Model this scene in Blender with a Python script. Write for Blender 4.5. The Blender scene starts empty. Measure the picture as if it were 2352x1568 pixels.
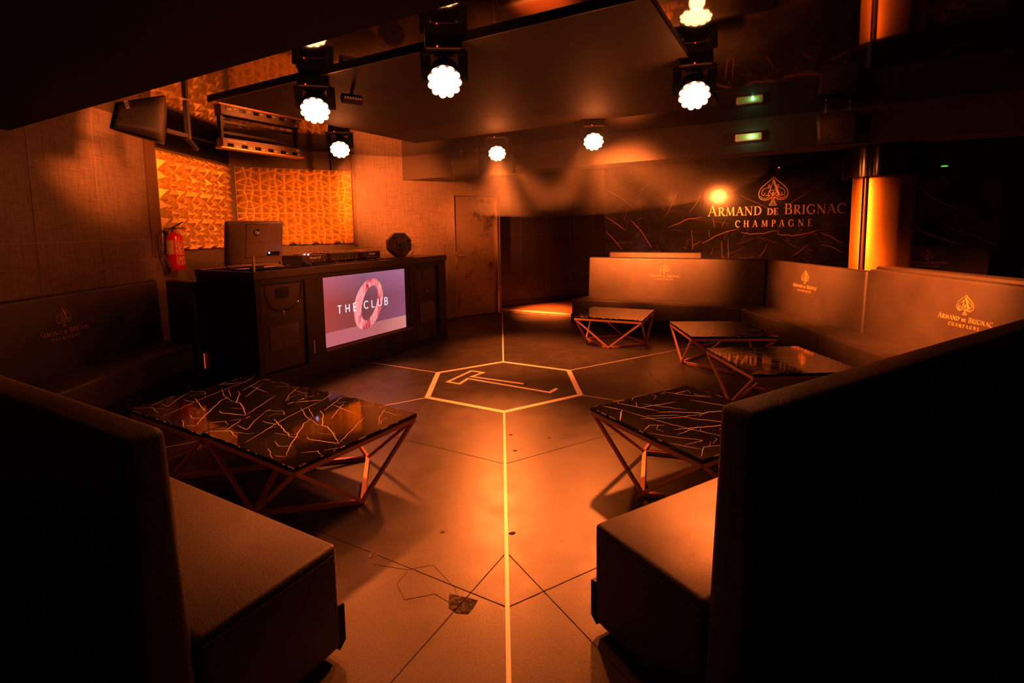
import bpy, bmesh, math, random
from mathutils import Vector, Matrix
random.seed(7)
scene = bpy.context.scene
COL = scene.collection
PI = math.pi
# ------------------------------------------------------------------ camera
F_PX, PITCH, ROLL, CX, CY, CAM_H = 1177.0, 0.0984, -0.0173, 1152.6, 641.5, 1.5
fw = Vector((0, math.cos(PITCH), -math.sin(PITCH)))
u0 = Vector((0, math.sin(PITCH), math.cos(PITCH)))
x0 = Vector((1, 0, 0))
AX = x0*math.cos(ROLL) + u0*math.sin(ROLL)
AU = -x0*math.sin(ROLL) + u0*math.cos(ROLL)
cam_data = bpy.data.cameras.new('camera')
cam = bpy.data.objects.new('camera', cam_data)
COL.objects.link(cam)
scene.camera = cam
cam_data.sensor_fit = 'HORIZONTAL'
cam_data.sensor_width = 36.0
cam_data.lens = F_PX/2352*36
cam_data.shift_x = (1176-CX)/2352
cam_data.shift_y = -(784-CY)/2352
cam_data.clip_start = 0.02
m3 = Matrix((AX, AU, -fw)).transposed()
cam.matrix_world = Matrix.Translation((0, 0, CAM_H)) @ m3.to_4x4()
# ------------------------------------------------------------------ view, world
scene.view_settings.view_transform = 'Standard'
scene.view_settings.look = 'None'
scene.view_settings.gamma = 1.0
scene.view_settings.use_curve_mapping = False
scene.view_settings.exposure = 0.0
world = bpy.data.worlds.new('world')
scene.world = world
world.use_nodes = True
wb = world.node_tree.nodes['Background']
wb.inputs[0].default_value = (1.0, 0.45, 0.2, 1)
wb.inputs[1].default_value = 0.0005
# ------------------------------------------------------------------ stage lamps (positions from the room)
LAMPS = [(-1.36, 3.90, 2.39), (-0.33, 3.25, 2.40), (1.35, 3.64, 2.387), (-1.77, 5.80, 2.40), (-0.03, 6.30, 2.40), (1.00, 5.56, 2.40)]
LAMP_COL = (1.0, 0.165, 0.025)
BEAM_W = [70, 22, 330, 80, 400, 250]
BEAM_AIM = [(-1.9, 1.9, 0), (-0.4, 1.2, 0), (0.9, 1.95, 0.42), (-1.2, 3.4, 0), (-0.05, 3.3, 0), (1.05, 2.9, 0)]
BEAM_DEG = [50, 44, 21, 50, 38, 36]
SPILL_W = [2, 2, 4, 4, 6, 6]
# extra spots added at the heads beyond their one beam: (lamp, target, watts, cone degrees)
ADDED_WASH = [(4, (-2.75, 7.6, 1.85), 200, 34), (3, (-3.0, 7.4, 1.95), 6, 70), (0, (-3.65, 6.5, 1.9), 105, 34), (0, (-3.65, 4.9, 2.4), 340, 40), (3, (-1.6, 8.2, 2.05), 700, 55),
        (4, (1.75, 7.9, 1.02), 1000, 36), (5, (2.5, 7.5, 1.02), 600, 36), (5, (3.1, 9.0, 1.5), 420, 60),
        (2, (3.55, 4.3, 1.05), 1300, 42), (5, (3.55, 5.9, 1.05), 1250, 36), (3, (-0.45, 8.8, 1.7), 620, 22), (4, (0.0, 4.85, 0.0), 110, 50), (1, (-1.45, 3.1, 0.38), 70, 50), (2, (1.1, 2.95, 0.38), 40, 45), (4, (0.75, 8.95, 0.0), 1800, 20), (1, (-1.75, 5.2, 1.45), 260, 40), (3, (-2.7, 6.0, 2.45), 40, 60),
        (5, (4.0, 5.5, 1.5), 620, 22), (4, (0.3, 6.2, 0.0), 420, 60), (5, (-0.75, 1.85, 0), 900, 16), (5, (1.4, 5.6, 0.0), 190, 50), (3, (-0.95, 5.0, 0.0), 230, 50), (0, (-3.5, 5.5, 1.35), 60, 16)]
def beam_dir(P):
    h = Vector((-P[0]*0.75, -P[1], 0)).normalized()
    return (h + Vector((0, 0, -0.85))).normalized()
def add_lights():
    for i, P in enumerate(LAMPS):
        P = Vector(P); d = (Vector(BEAM_AIM[i])-P).normalized()
        L = bpy.data.lights.new('stage_beam', 'SPOT')
        L.color = LAMP_COL; L.energy = BEAM_W[i]*SCALE; L.spot_size = math.radians(BEAM_DEG[i]); L.spot_blend = 0.9; L.shadow_soft_size = 0.07
        o = bpy.data.objects.new('stage_beam', L); COL.objects.link(o)
        o.location = P + d*0.05; o.rotation_euler = d.to_track_quat('-Z', 'Y').to_euler()
        L = bpy.data.lights.new('stage_spill', 'POINT')
        L.color = LAMP_COL; L.energy = SPILL_W[i]*SCALE; L.shadow_soft_size = 0.05
        o = bpy.data.objects.new('stage_spill', L); COL.objects.link(o)
        o.location = P + d*0.09
    for (i, t, w, a) in ADDED_WASH:
        P = Vector(LAMPS[i]); d = (Vector(t)-P).normalized()
        L = bpy.data.lights.new('added_wash', 'SPOT')  # added spot that brightens one chosen area
        L.color = LAMP_COL; L.energy = w*SCALE; L.spot_size = math.radians(a); L.spot_blend = 1.0; L.shadow_soft_size = 0.12
        o = bpy.data.objects.new('added_wash', L); COL.objects.link(o)
        o.location = P + beam_dir(P)*0.06 + d*0.12; o.rotation_euler = d.to_track_quat('-Z', 'Y').to_euler()
SCALE = 2.5
add_lights()
# ------------------------------------------------------------------ helpers
DEG30 = Vector((math.cos(PI/6), 0.5, 0)); DEG60 = Vector((0.5, math.cos(PI/6), 0))
DM30 = Vector((math.cos(PI/6), -0.5, 0)); UP = Vector((0, 0, 1))
def tag(o, label=None, cat=None, group=None, kind=None):
    if label: o['label'] = label
    if cat: o['category'] = cat
    if group: o['group'] = group
    if kind: o['kind'] = kind
    return o
def thing(name, label, cat, loc=(0, 0, 0), rz=0.0, group=None):
    o = bpy.data.objects.new(name, None); COL.objects.link(o)
    o.location = loc; o.rotation_euler = (0, 0, rz); o.empty_display_size = 0.1
    return tag(o, label, cat, group)
def frame(o, ex, ez=UP):
    """matrix: local x along ex, local z along ez, local y = z cross x"""
    ex = Vector(ex).normalized(); ez = Vector(ez); ez = (ez-ex*ez.dot(ex)).normalized(); ey = ez.cross(ex)
    m = Matrix((ex, ey, ez)).transposed().to_4x4(); m.translation = Vector(o)
    return m
class MB:
    def __init__(s): s.bm = bmesh.new()
    def box(s, x0, x1, y0, y1, z0, z1, m=None, bevel=0, seg=2):
        vs = [s.bm.verts.new((x, y, z)) for x in (x0, x1) for y in (y0, y1) for z in (z0, z1)]
        return s._hex(vs, m, bevel, seg)
    def hexa(s, P, m=None, bevel=0, seg=2):
        """8 points: bottom 4 (ccw) then top 4"""
        vs = [s.bm.verts.new(p) for p in P]
        q = [vs[0], vs[4], vs[3], vs[7], vs[1], vs[5], vs[2], vs[6]]
        return s._hex(q, m, bevel, seg)
    def _hex(s, v, m, bevel, seg):
        fs = [(0, 1, 3, 2), (4, 6, 7, 5), (0, 4, 5, 1), (2, 3, 7, 6), (0, 2, 6, 4), (1, 5, 7, 3)]
        F = [s.bm.faces.new([v[i] for i in f]) for f in fs]
        if m is not None: bmesh.ops.transform(s.bm, matrix=m, verts=v)
        bmesh.ops.recalc_face_normals(s.bm, faces=F)
        if bevel:
            E = list({e for f in F for e in f.edges})
            bmesh.ops.bevel(s.bm, geom=E, offset=bevel, segments=seg, profile=0.5, affect='EDGES', clamp_overlap=True)
        return s
    def bar(s, a, b, w=0.02, h=None, up=UP):
        a = Vector(a); b = Vector(b); d = b-a; L = d.length
        if h is None: h = w
        if abs(d.normalized().dot(Vector(up))) > 0.99: up = Vector((1, 0, 0))
        return s.box(0, L, -w/2, w/2, -h/2, h/2, frame(a, d, up))
    def tube(s, pts, r, n=8, cap=True):
        pts = [Vector(p) for p in pts]; rings = []
        ref = UP
        for i, p in enumerate(pts):
            t = (pts[min(i+1, len(pts)-1)]-pts[max(i-1, 0)]).normalized()
            if abs(t.dot(ref)) > 0.98: ref = Vector((1, 0, 0)) if abs(t.x) < 0.9 else Vector((0, 1, 0))
            a = t.cross(ref).normalized(); b = t.cross(a)
            rr = r[i] if isinstance(r, (list, tuple)) else r
            rings.append([s.bm.verts.new(p+(a*math.cos(2*PI*k/n)+b*math.sin(2*PI*k/n))*rr) for k in range(n)])
        F = []
        for i in range(len(rings)-1):
            for k in range(n):
                F.append(s.bm.faces.new((rings[i][k], rings[i][(k+1) % n], rings[i+1][(k+1) % n], rings[i+1][k])))
        if cap:
            F.append(s.bm.faces.new(rings[0][::-1])); F.append(s.bm.faces.new(rings[-1]))
        bmesh.ops.recalc_face_normals(s.bm, faces=F)
        return s
    def lathe(s, prof, m=None, n=32, a0=0.0, a1=2*PI):
        full = abs(a1-a0-2*PI) < 1e-6; cnt = n if full else n+1
        cols = []; vs = []
        for k in range(cnt):
            a = a0+(a1-a0)*k/n
            c = [s.bm.verts.new((r*math.cos(a), r*math.sin(a), z)) for r, z in prof]; cols.append(c); vs += c
        F = []
        for k in range(n):
            A = cols[k]; B = cols[(k+1) % cnt]
            for i in range(len(prof)-1):
                F.append(s.bm.faces.new((A[i], B[i], B[i+1], A[i+1])))
        if m is not None: bmesh.ops.transform(s.bm, matrix=m, verts=vs)
        bmesh.ops.remove_doubles(s.bm, verts=[v for v in vs if v.is_valid], dist=1e-6)
        return s
    def prism(s, pts, h, m=None):
        """flat polygon (local xy) extruded along local z by h"""
        a = [s.bm.verts.new((p[0], p[1], 0)) for p in pts]; b = [s.bm.verts.new((p[0], p[1], h)) for p in pts]
        n = len(pts); F = [s.bm.faces.new(a[::-1]), s.bm.faces.new(b)]
        for i in range(n): F.append(s.bm.faces.new((a[i], a[(i+1) % n], b[(i+1) % n], b[i])))
        if m is not None: bmesh.ops.transform(s.bm, matrix=m, verts=a+b)
        bmesh.ops.recalc_face_normals(s.bm, faces=F)
        return s
    def ribbon(s, pts, w, h, m=None, closed=False, z=0.0):
        """stroke of width w (number or list) along 2D points"""
        P = [Vector((p[0], p[1])) for p in pts]; n = len(P); L = []; R = []
        for i in range(n):
            if closed: a = P[(i-1) % n]; c = P[(i+1) % n]
            else: a = P[max(i-1, 0)]; c = P[min(i+1, n-1)]
            b = P[i]
            d1 = (b-a).normalized() if (b-a).length > 1e-9 else (c-b).normalized()
            d2 = (c-b).normalized() if (c-b).length > 1e-9 else d1
            n1 = Vector((-d1.y, d1.x)); n2 = Vector((-d2.y, d2.x)); nn = n1+n2
            if nn.length < 0.3: nn = n1
            nn.normalize(); k = 1/max(0.45, nn.dot(n1))
            ww = w[i] if isinstance(w, (list, tuple)) else w
            L.append(b+nn*ww/2*k); R.append(b-nn*ww/2*k)
        vs = []
        def v(p, zz):
            q = s.bm.verts.new((p.x, p.y, zz)); vs.append(q); return q
        Lt = [v(p, z+h) for p in L]; Rt = [v(p, z+h) for p in R]; Lb = [v(p, z) for p in L]; Rb = [v(p, z) for p in R]
        F = []
        for i in range(n if closed else n-1):
            j = (i+1) % n
            F.append(s.bm.faces.new((Rt[i], Rt[j], Lt[j], Lt[i])))
            F.append(s.bm.faces.new((Lb[i], Lb[j], Rb[j], Rb[i])))
            F.append(s.bm.faces.new((Lt[i], Lt[j], Lb[j], Lb[i])))
            F.append(s.bm.faces.new((Rb[i], Rb[j], Rt[j], Rt[i])))
        if not closed:
            F.append(s.bm.faces.new((Lt[0], Lb[0], Rb[0], Rt[0]))); F.append(s.bm.faces.new((Lt[-1], Rt[-1], Rb[-1], Lb[-1])))
        if m is not None: bmesh.ops.transform(s.bm, matrix=m, verts=vs)
        return s
    def ball(s, c, r, seg=12, m=None, sc=(1, 1, 1)):
        mm = Matrix.Translation(c) @ Matrix.Diagonal((*sc, 1))
        if m is not None: mm = m @ mm
        bmesh.ops.create_uvsphere(s.bm, u_segments=seg, v_segments=max(6, seg*2//3), radius=r, matrix=mm)
        return s
    def build(s, name, mat, parent=None, smooth=False, m=None):
        """m: matrix applied to the mesh data before linking"""
        if m is not None: s.bm.transform(m)
        me = bpy.data.meshes.new(name); s.bm.to_mesh(me); s.bm.free()
        if smooth:
            for p in me.polygons: p.use_smooth = True
            try: me.set_sharp_from_angle(angle=math.radians(35))
            except Exception: pass
        mats = mat if isinstance(mat, (list, tuple)) else [mat]
        for k in mats: me.materials.append(k)
        o = bpy.data.objects.new(name, me); COL.objects.link(o)
        if parent: o.parent = parent
        return o
def text_mesh(body, size, depth, name, mat, parent, m, align='CENTER', space=1.0, shear=0.0):
    cu = bpy.data.curves.new(name, 'FONT'); cu.body = body; cu.size = size; cu.extrude = depth; cu.align_x = align; cu.align_y = 'CENTER'; cu.space_character = space; cu.shear = shear
    t = bpy.data.objects.new(name, cu); COL.objects.link(t)
    bpy.context.view_layer.update()
    dg = bpy.context.evaluated_depsgraph_get()
    me = bpy.data.meshes.new_from_object(t.evaluated_get(dg), depsgraph=dg)
    bpy.data.objects.remove(t); bpy.data.curves.remove(cu)
    me.transform(m); me.materials.clear(); me.materials.append(mat); me.name = name
    o = bpy.data.objects.new(name, me); COL.objects.link(o); o.parent = parent
    return o
def copy_tree(o, parent=None):
    c = o.copy(); COL.objects.link(c)
    if parent: c.parent = parent
    for ch in [k for k in bpy.data.objects if k.parent == o]: copy_tree(ch, c)
    return c
# ------------------------------------------------------------------ materials
def mat(name, base=(0.5, 0.5, 0.5), rough=0.5, metal=0.0, spec=0.5, emit=None, es=0.0, coat=0.0):
    m = bpy.data.materials.new(name); m.use_nodes = True
    b = m.node_tree.nodes['Principled BSDF']
    b.inputs['Base Color'].default_value = (*base, 1); b.inputs['Roughness'].default_value = rough
    b.inputs['Metallic'].default_value = metal; b.inputs['Specular IOR Level'].default_value = spec
    b.inputs['Coat Weight'].default_value = coat
    if emit: b.inputs['Emission Color'].default_value = (*emit, 1); b.inputs['Emission Strength'].default_value = es
    return m
class NT:
    def __init__(s, m): s.t = m.node_tree; s.n = s.t.nodes; s.l = s.t.links; s.b = s.n['Principled BSDF']; s.co = s.n.new('ShaderNodeTexCoord')
    def add(s, ty, ins=None, **kw):
        n = s.n.new(ty)
        for k, v in kw.items(): setattr(n, k, v)
        for k, v in (ins or {}).items():
            if isinstance(v, bpy.types.NodeSocket): s.l.new(v, n.inputs[k])
            else: n.inputs[k].default_value = v
        return n
    def ramp(s, fac, stops):
        n = s.n.new('ShaderNodeValToRGB'); s.l.new(fac, n.inputs[0]); e = n.color_ramp.elements
        while len(e) < len(stops): e.new(0.5)
        for i, (p, c) in enumerate(stops):
            e[i].position = p; e[i].color = (*c, 1) if len(c) == 3 else c
        return n.outputs[0]
    def mapv(s, scale=(1, 1, 1), vec=None, rot=(0, 0, 0)):
        return s.add('ShaderNodeMapping', {'Vector': vec or s.co.outputs['Object'], 'Scale': scale, 'Rotation': rot}).outputs[0]
    def noise(s, scale, detail=4, rough=0.55, vec=None, dist=0.0):
        return s.add('ShaderNodeTexNoise', {'Vector': vec or s.co.outputs['Object'], 'Scale': scale, 'Detail': detail, 'Roughness': rough, 'Distortion': dist})
    def link(s, a, b): s.l.new(a, s.b.inputs[b])
    def bump(s, h, strength=0.3, dist=0.01):
        n = s.add('ShaderNodeBump', {'Height': h, 'Strength': strength, 'Distance': dist}); s.link(n.outputs[0], 'Normal')
    def math(s, op, a, b=None, c=None):
        ins = {0: a}
        if b is not None: ins[1] = b
        if c is not None: ins[2] = c
        return s.add('ShaderNodeMath', ins, operation=op).outputs[0]
BLACK = (0.012, 0.011, 0.010)
M = {}
M['black_matte'] = mat('black_matte', (0.010, 0.009, 0.008), 0.75, spec=0.25)
M['black_satin'] = mat('black_satin', (0.016, 0.014, 0.013), 0.38, spec=0.4)
M['black_gloss'] = mat('black_gloss', (0.008, 0.007, 0.007), 0.12, spec=0.5)
M['copper'] = mat('copper', (0.85, 0.42, 0.24), 0.4, metal=0.35)
M['brass'] = mat('brass', (0.9, 0.8, 0.72), 0.42, metal=0.2)
M['steel'] = mat('steel', (0.6, 0.55, 0.5), 0.3, metal=0.9)
M['lens'] = mat('lens', (0.9, 0.8, 0.7), 0.2, emit=(1.0, 0.36, 0.14), es=12)
M['mirror_ceiling'] = mat('mirror_ceiling', (0.004, 0.004, 0.004), 0.04)
M['mirror_ceiling'].node_tree.nodes['Principled BSDF'].inputs['IOR'].default_value = 2.2
M['red_led'] = mat('red_led', (0.3, 0, 0), 0.3, emit=(1, 0.02, 0.01), es=8)
M['blue_led'] = mat('blue_led', (0.1, 0.1, 0.4), 0.3, emit=(0.35, 0.4, 1.0), es=40)
M['green_led'] = mat('green_led', (0, 0.3, 0.2), 0.3, emit=(0.1, 1.0, 0.55), es=14)
M['white_print'] = mat('white_print', (0.75, 0.72, 0.68), 0.5)
M['gold_logo'] = mat('gold_logo', (0.85, 0.45, 0.18), 0.4, metal=0.3)
M['sign_gold'] = mat('sign_gold', (0.95, 0.68, 0.36), 0.32, metal=0.6)
M['red_paint'] = mat('red_paint', (0.75, 0.008, 0.008), 0.25, coat=0.5)
M['plastic_dark'] = mat('plastic_dark', (0.03, 0.024, 0.02), 0.33)
M['seam_light'] = mat('seam_light', (0.35, 0.28, 0.22), 0.35)
M['seam_dark'] = mat('seam_dark', (0.004, 0.004, 0.004), 0.8)
# leather
m = mat('leather', (0.03, 0.024, 0.02), 0.5, spec=0.8); n = NT(m)
v = n.add('ShaderNodeTexVoronoi', {'Vector': n.co.outputs['Object'], 'Scale': 260.0}, feature='F1')
nn = n.noise(3.0, 5)
n.link(n.ramp(nn.outputs[0], [(0.3, (0.028, 0.022, 0.018)), (0.7, (0.045, 0.036, 0.029))]), 'Base Color')
n.link(n.ramp(n.noise(5.0, 6).outputs[0], [(0.3, (0.46,)*3), (0.7, (0.56,)*3)]), 'Roughness')
n.bump(v.outputs['Distance'], 0.25, 0.002); M['leather'] = m
# floor
m = mat('floor_concrete', (0.05, 0.045, 0.042), 0.45, spec=0.5); n = NT(m)
big = n.noise(0.9, 6, 0.6); fine = n.noise(140.0, 3, 0.7); mid = n.noise(6.0, 8, 0.7)
c1 = n.ramp(big.outputs[0], [(0.3, (0.034, 0.031, 0.028)), (0.7, (0.068, 0.061, 0.055))])
c2 = n.ramp(mid.outputs[0], [(0.35, (0.78,)*3), (0.65, (1.1,)*3)])
mx = n.add('ShaderNodeMix', {0: 1.0, 6: c1, 7: c2}, data_type='RGBA', blend_type='MULTIPLY')
sp = n.ramp(fine.outputs[0], [(0.30, (0.6,)*3), (0.62, (1.15,)*3)])
mx2 = n.add('ShaderNodeMix', {0: 1.0, 6: mx.outputs[2], 7: sp}, data_type='RGBA', blend_type='MULTIPLY')
n.link(mx2.outputs[2], 'Base Color')
n.link(n.ramp(mid.outputs[0], [(0.3, (0.32,)*3), (0.7, (0.43,)*3)]), 'Roughness')
n.bump(fine.outputs[0], 0.16, 0.0035); M['floor'] = m
# black marble with pale veins
def marble(name, scale, w, vein=(1.0, 0.85, 0.7), base=(0.010, 0.009, 0.008), rough=0.06, cloud=0.0, rot=(0, 0, 0)):
    m = mat(name, base, rough, spec=0.6); n = NT(m)
    geo = n.add('ShaderNodeNewGeometry')
    P = n.mapv((1, 1, 1), geo.outputs['Position'], rot)
    nz = n.noise(1.6*scale, 5, 0.65, P)
    off = n.add('ShaderNodeVectorMath', {0: nz.outputs['Color'], 1: (0.5, 0.5, 0.5)}, operation='SUBTRACT')
    sc = n.add('ShaderNodeVectorMath', {0: off.outputs[0], 3: 0.42/scale}, operation='SCALE')
    Q = n.add('ShaderNodeVectorMath', {0: P, 1: sc.outputs[0]}, operation='ADD').outputs[0]
    Q2 = n.mapv((1.0, 2.0, 1.5), Q, (0.2, 0.1, 0.6))
    tot = None
    for s_, ww, lo in ((1.5, w, 0.49), (2.9, w*0.7, 0.55)):
        v = n.add('ShaderNodeTexVoronoi', {'Vector': Q2, 'Scale': s_*scale}, feature='DISTANCE_TO_EDGE')
        e = n.math('LESS_THAN', v.outputs['Distance'], ww*s_*scale)
        msk = n.noise(2.2*scale*s_, 3, 0.5, P)
        k = n.ramp(msk.outputs[0], [(lo, (0, 0, 0)), (lo+0.07, (1, 1, 1))])
        t = n.math('MULTIPLY', e, k)
        tot = t if tot is None else n.math('MAXIMUM', tot, t)
    cl = n.noise(3.5*scale, 8, 0.75, P, 0.6)
    bc = n.ramp(cl.outputs[0], [(0.35, base), (0.75, tuple(min(1, b+cloud) for b in base))])
    mx = n.add('ShaderNodeMix', {0: tot, 6: bc, 7: (*vein, 1)}, data_type='RGBA')
    n.link(mx.outputs[2], 'Base Color'); return m
M['marble_table'] = marble('marble_table', 1.9, 0.0, cloud=0.004)
M['marble_wall'] = marble('marble_wall', 0.62, 0.0, vein=(0.62, 0.32, 0.20), base=(0.022, 0.017, 0.013), rough=0.13, cloud=0.05, rot=(1.2, 0.3, 0))
# woven wallpaper
def wallpaper(name, ax, base0, base1, rough):
    m = mat(name, base0, rough, spec=0.6); n = NT(m)
    sc1 = (3.0*ax[0]+1, 3.0*ax[1]+1, 160); sc2 = (150, 150, 3)
    a = n.noise(1.0, 3, 0.7, n.mapv((5, 5, 190))); b = n.noise(1.0, 3, 0.7, n.mapv((150, 150, 5)))
    g = n.noise(420.0, 1, 0.5)
    s_ = n.math('ADD', a.outputs[0], b.outputs[0]); s2 = n.math('MULTIPLY_ADD', g.outputs[0], 0.7, s_)
    n.link(n.ramp(n.math('MULTIPLY', s2, 0.5), [(0.46, base0), (0.84, base1)]), 'Base Color')
    n.bump(s2, 0.35, 0.004); return m
M['wallpaper'] = wallpaper('woven_wallpaper', (0, 1), (0.045, 0.034, 0.028), (0.34, 0.26, 0.21), 0.36)
M['dark_tile'] = wallpaper('dark_wall_tile', (1, 0), (0.020, 0.016, 0.013), (0.055, 0.042, 0.034), 0.5)
M['panel_gold'] = mat('panel_gold', (0.88, 0.62, 0.12), 0.4, metal=0.35, spec=0.4)
M['panel_frame'] = mat('panel_frame', (0.16, 0.10, 0.06), 0.42)
m = mat('gold_column', (1.0, 0.50, 0.09), 0.45, metal=1.0); M['gold_column'] = m
m = mat('door_metal', (0.3, 0.24, 0.2), 0.32, metal=0.7); n = NT(m)
z = n.noise(1.7, 10, 0.78, None, 0.15)
n.link(n.ramp(z.outputs[0], [(0.36, (0.08, 0.06, 0.05)), (0.46, (0.34, 0.27, 0.22))]), 'Base Color')
n.link(n.ramp(z.outputs[0], [(0.3, (0.5,)*3), (0.7, (0.28,)*3)]), 'Roughness'); M['door_metal'] = m
m = mat('wood_floor', (0.6, 0.25, 0.1), 0.35); n = NT(m)
z = n.noise(1.0, 5, 0.6, n.mapv((4, 30, 1), None, (0, 0, PI/6)))
n.link(n.ramp(z.outputs[0], [(0.3, (0.45, 0.18, 0.07)), (0.7, (0.85, 0.42, 0.18))]), 'Base Color'); M['wood'] = m
m = mat('speaker_grille', (0.03, 0.026, 0.022), 0.45); n = NT(m)
v = n.add('ShaderNodeTexVoronoi', {'Vector': n.co.outputs['Object'], 'Scale': 95.0}, feature='F1')
n.link(n.ramp(v.outputs['Distance'], [(0.25, (0.003,)*3), (0.42, (0.085, 0.070, 0.058))]), 'Base Color'); M['grille'] = m
m = bpy.data.materials.new('clear_acrylic'); m.use_nodes = True
b = m.node_tree.nodes['Principled BSDF']; b.inputs['Base Color'].default_value = (1, 0.97, 0.94, 1); b.inputs['Roughness'].default_value = 0.03
b.inputs['Transmission Weight'].default_value = 1.0; b.inputs['IOR'].default_value = 1.12; M['acrylic'] = m
M['acrylic_edge'] = mat('acrylic_edge', (0.9, 0.8, 0.7), 0.3, emit=(1.0, 0.45, 0.25), es=0.0)
# veins drawn into the marble surfaces
TABLE_VEINS = [(0, [(-0.328, -0.344), (-0.411, -0.209)]), (0, [(-0.363, -0.264), (-0.239, -0.27), (-0.333, -0.163), (-0.41, -0.057)]), (1, [(-0.256, -0.093), (-0.103, -0.143), (0.069, -0.202), (0.114, -0.185)]), (0, [(-0.069, -0.376), (-0.178, -0.118), (-0.214, -0.018), (-0.294, 0.288)]), (0, [(-0.288, -0.149), (-0.151, -0.137)]), (1, [(0.269, -0.363), (0.146, -0.245), (0.092, -0.178), (-0.027, -0.051), (-0.074, 0.041)]), (0, [(-0.294, 0.12), (-0.123, 0.036), (0.072, -0.015)]), (0, [(-0.239, 0.139), (-0.063, 0.047)]), (1, [(-0.134, 0.146), (-0.059, 0.112), (-0.016, 0.075), (0.086, -0.007), (0.132, -0.002), (0.272, -0.069), (0.378, -0.124)]), (1, [(0.378, -0.124), (0.187, -0.171), (0.147, -0.155)]), (0, [(0.368, -0.112), (0.303, 0.012), (0.203, 0.205)]), (0, [(0.043, 0.086), (-0.114, 0.312)]), (0, [(-0.113, 0.159), (-0.229, 0.394)]), (0, [(-0.171, 0.263), (-0.042, 0.242), (0.103, 0.222)]), (0, [(0.361, 0.17), (0.267, 0.269), (0.183, 0.403)]), (0, [(0.214, 0.34), (0.331, 0.345)]), (0, [(0.105, -0.355), (0.237, -0.416)]), (0, [(0.214, -0.388), (0.282, -0.372)]), (0, [(-0.294, 0.288), (-0.347, 0.403)]), (0, [(-0.4, -0.4), (-0.3, -0.33), (-0.16, -0.37)]), (0, [(-0.41, -0.02), (-0.33, 0.02), (-0.25, -0.02)]), (1, [(-0.415, 0.16), (-0.36, 0.22), (-0.29, 0.29)]), (0, [(0.3, -0.3), (0.36, -0.24), (0.41, -0.26)]), (0, [(0.05, -0.28), (0.13, -0.31), (0.2, -0.27)])]
WALL_VEINS = [[(0.021, 1.706), (0.223, 1.577), (0.448, 1.424)], [(0.031, 1.421), (0.225, 1.214), (0.38, 1.037)], [(1.26, 1.464), (1.462, 1.535), (1.658, 1.63), (1.9, 1.648)], [(1.725, 1.036), (1.754, 1.135), (1.87, 1.209)], [(1.894, 1.168), (2.09, 1.273), (2.296, 1.367), (2.529, 1.42)], [(2.53, 1.373), (2.71, 1.324), (2.919, 1.337), (3.15, 1.388)], [(3.15, 1.388), (3.158, 1.319), (3.359, 1.295), (3.554, 1.323), (3.774, 1.387)], [(3.794, 1.343), (3.965, 1.253), (4.122, 1.151)], [(3.79, 1.136), (3.953, 1.1), (4.115, 1.006)], [(2.082, 1.636), (2.108, 1.442)], [(2.291, 1.606), (2.236, 1.44)], [(1.702, 1.424), (1.74, 1.053)], [(2.012, 1.419), (2.029, 1.273)], [(1.452, 2.146), (1.358, 1.945), (1.216, 1.658)], [(2.528, 2.014), (2.835, 1.862), (3.147, 1.684)], [(3.211, 1.758), (3.435, 1.935), (3.604, 2.052)], [(1.889, 2.14), (1.771, 1.887), (1.657, 1.728)], [(2.862, 0.902), (2.949, 1.043), (2.994, 1.151)], [(3.372, 0.924), (3.561, 1.099), (3.612, 1.136)], [(2.226, 1.216), (2.266, 0.829)], [(2.351, 1.247), (2.354, 0.831)], [(0.083, 2.233), (0.356, 2.072), (0.621, 1.845)], [(0.536, 1.632), (0.755, 1.411), (0.972, 1.066)], [(5.048, 1.383), (5.246, 1.286), (5.405, 1.218), (5.675, 1.118)], [(5.047, 2.066), (5.188, 1.891), (5.404, 1.749), (5.689, 1.596)], [(5.368, 1.438), (5.681, 1.282)], [(5.695, 1.321), (6.058, 1.099)]]
def wobble(pts, step, amp, rnd):
    out = []
    for a, b in zip(pts[:-1], pts[1:]):
        d = math.hypot(b[0]-a[0], b[1]-a[1]); n = max(1, int(d/step))
        for i in range(n):
            t = i/n; k = amp if (i or not out) else amp*0.3
            out.append((a[0]+(b[0]-a[0])*t+rnd.uniform(-k, k), a[1]+(b[1]-a[1])*t+rnd.uniform(-k, k)))
    out.append(pts[-1]); return out
M['vein'] = mat('marble_vein', (1.0, 0.9, 0.8), 0.3, spec=0.6)
M['vein_wall'] = mat('marble_vein_wall', (0.55, 0.27, 0.16), 0.3)
# ------------------------------------------------------------------ room shell
def wall(name, boxes, material):
    b = MB()
    for (o, ex, x0, x1, y0, y1, z0, z1) in boxes: b.box(x0, x1, y0, y1, z0, z1, frame(o, ex))
    return tag(b.build(name, material), kind='structure')
CEIL = 2.65
f = MB().box(-3.75, 7.6, -1.6, 11.5, -0.1, 0.0).build('floor', M['floor']); tag(f, kind='structure')
c = MB().box(-3.75, 7.6, -1.6, 11.5, CEIL, CEIL+0.1).build('ceiling', M['mirror_ceiling']); tag(c, kind='structure')
WL = -3.65
wall('wall_left', [((WL, -1.5, 0), (0, 1, 0), 0, 8.5, 0, 0.1, 0, CEIL)], M['wallpaper'])
PW = Vector((WL, 7.0, 0))      # corner of the left wall and the back wall (back wall runs at 30 degrees)
wall('wall_back', [(PW, DEG30, 0, 3.312, 0, 0.12, 0, CEIL), (PW, DEG30, 3.312, 4.15, 0, 0.12, 2.075, CEIL), (PW, DEG30, 4.15, 4.20, 0, 0.35, 0, CEIL)], M['wallpaper'])
PT = PW + DEG30*4.20 + Vector((-0.5, 0.866, 0))*0.22
tl = 2.60
wall('wall_tiled', [(PT, DEG30, 0, tl, 0, 0.12, 0, CEIL)], M['dark_tile'])
PM = PT + DEG30*tl
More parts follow.
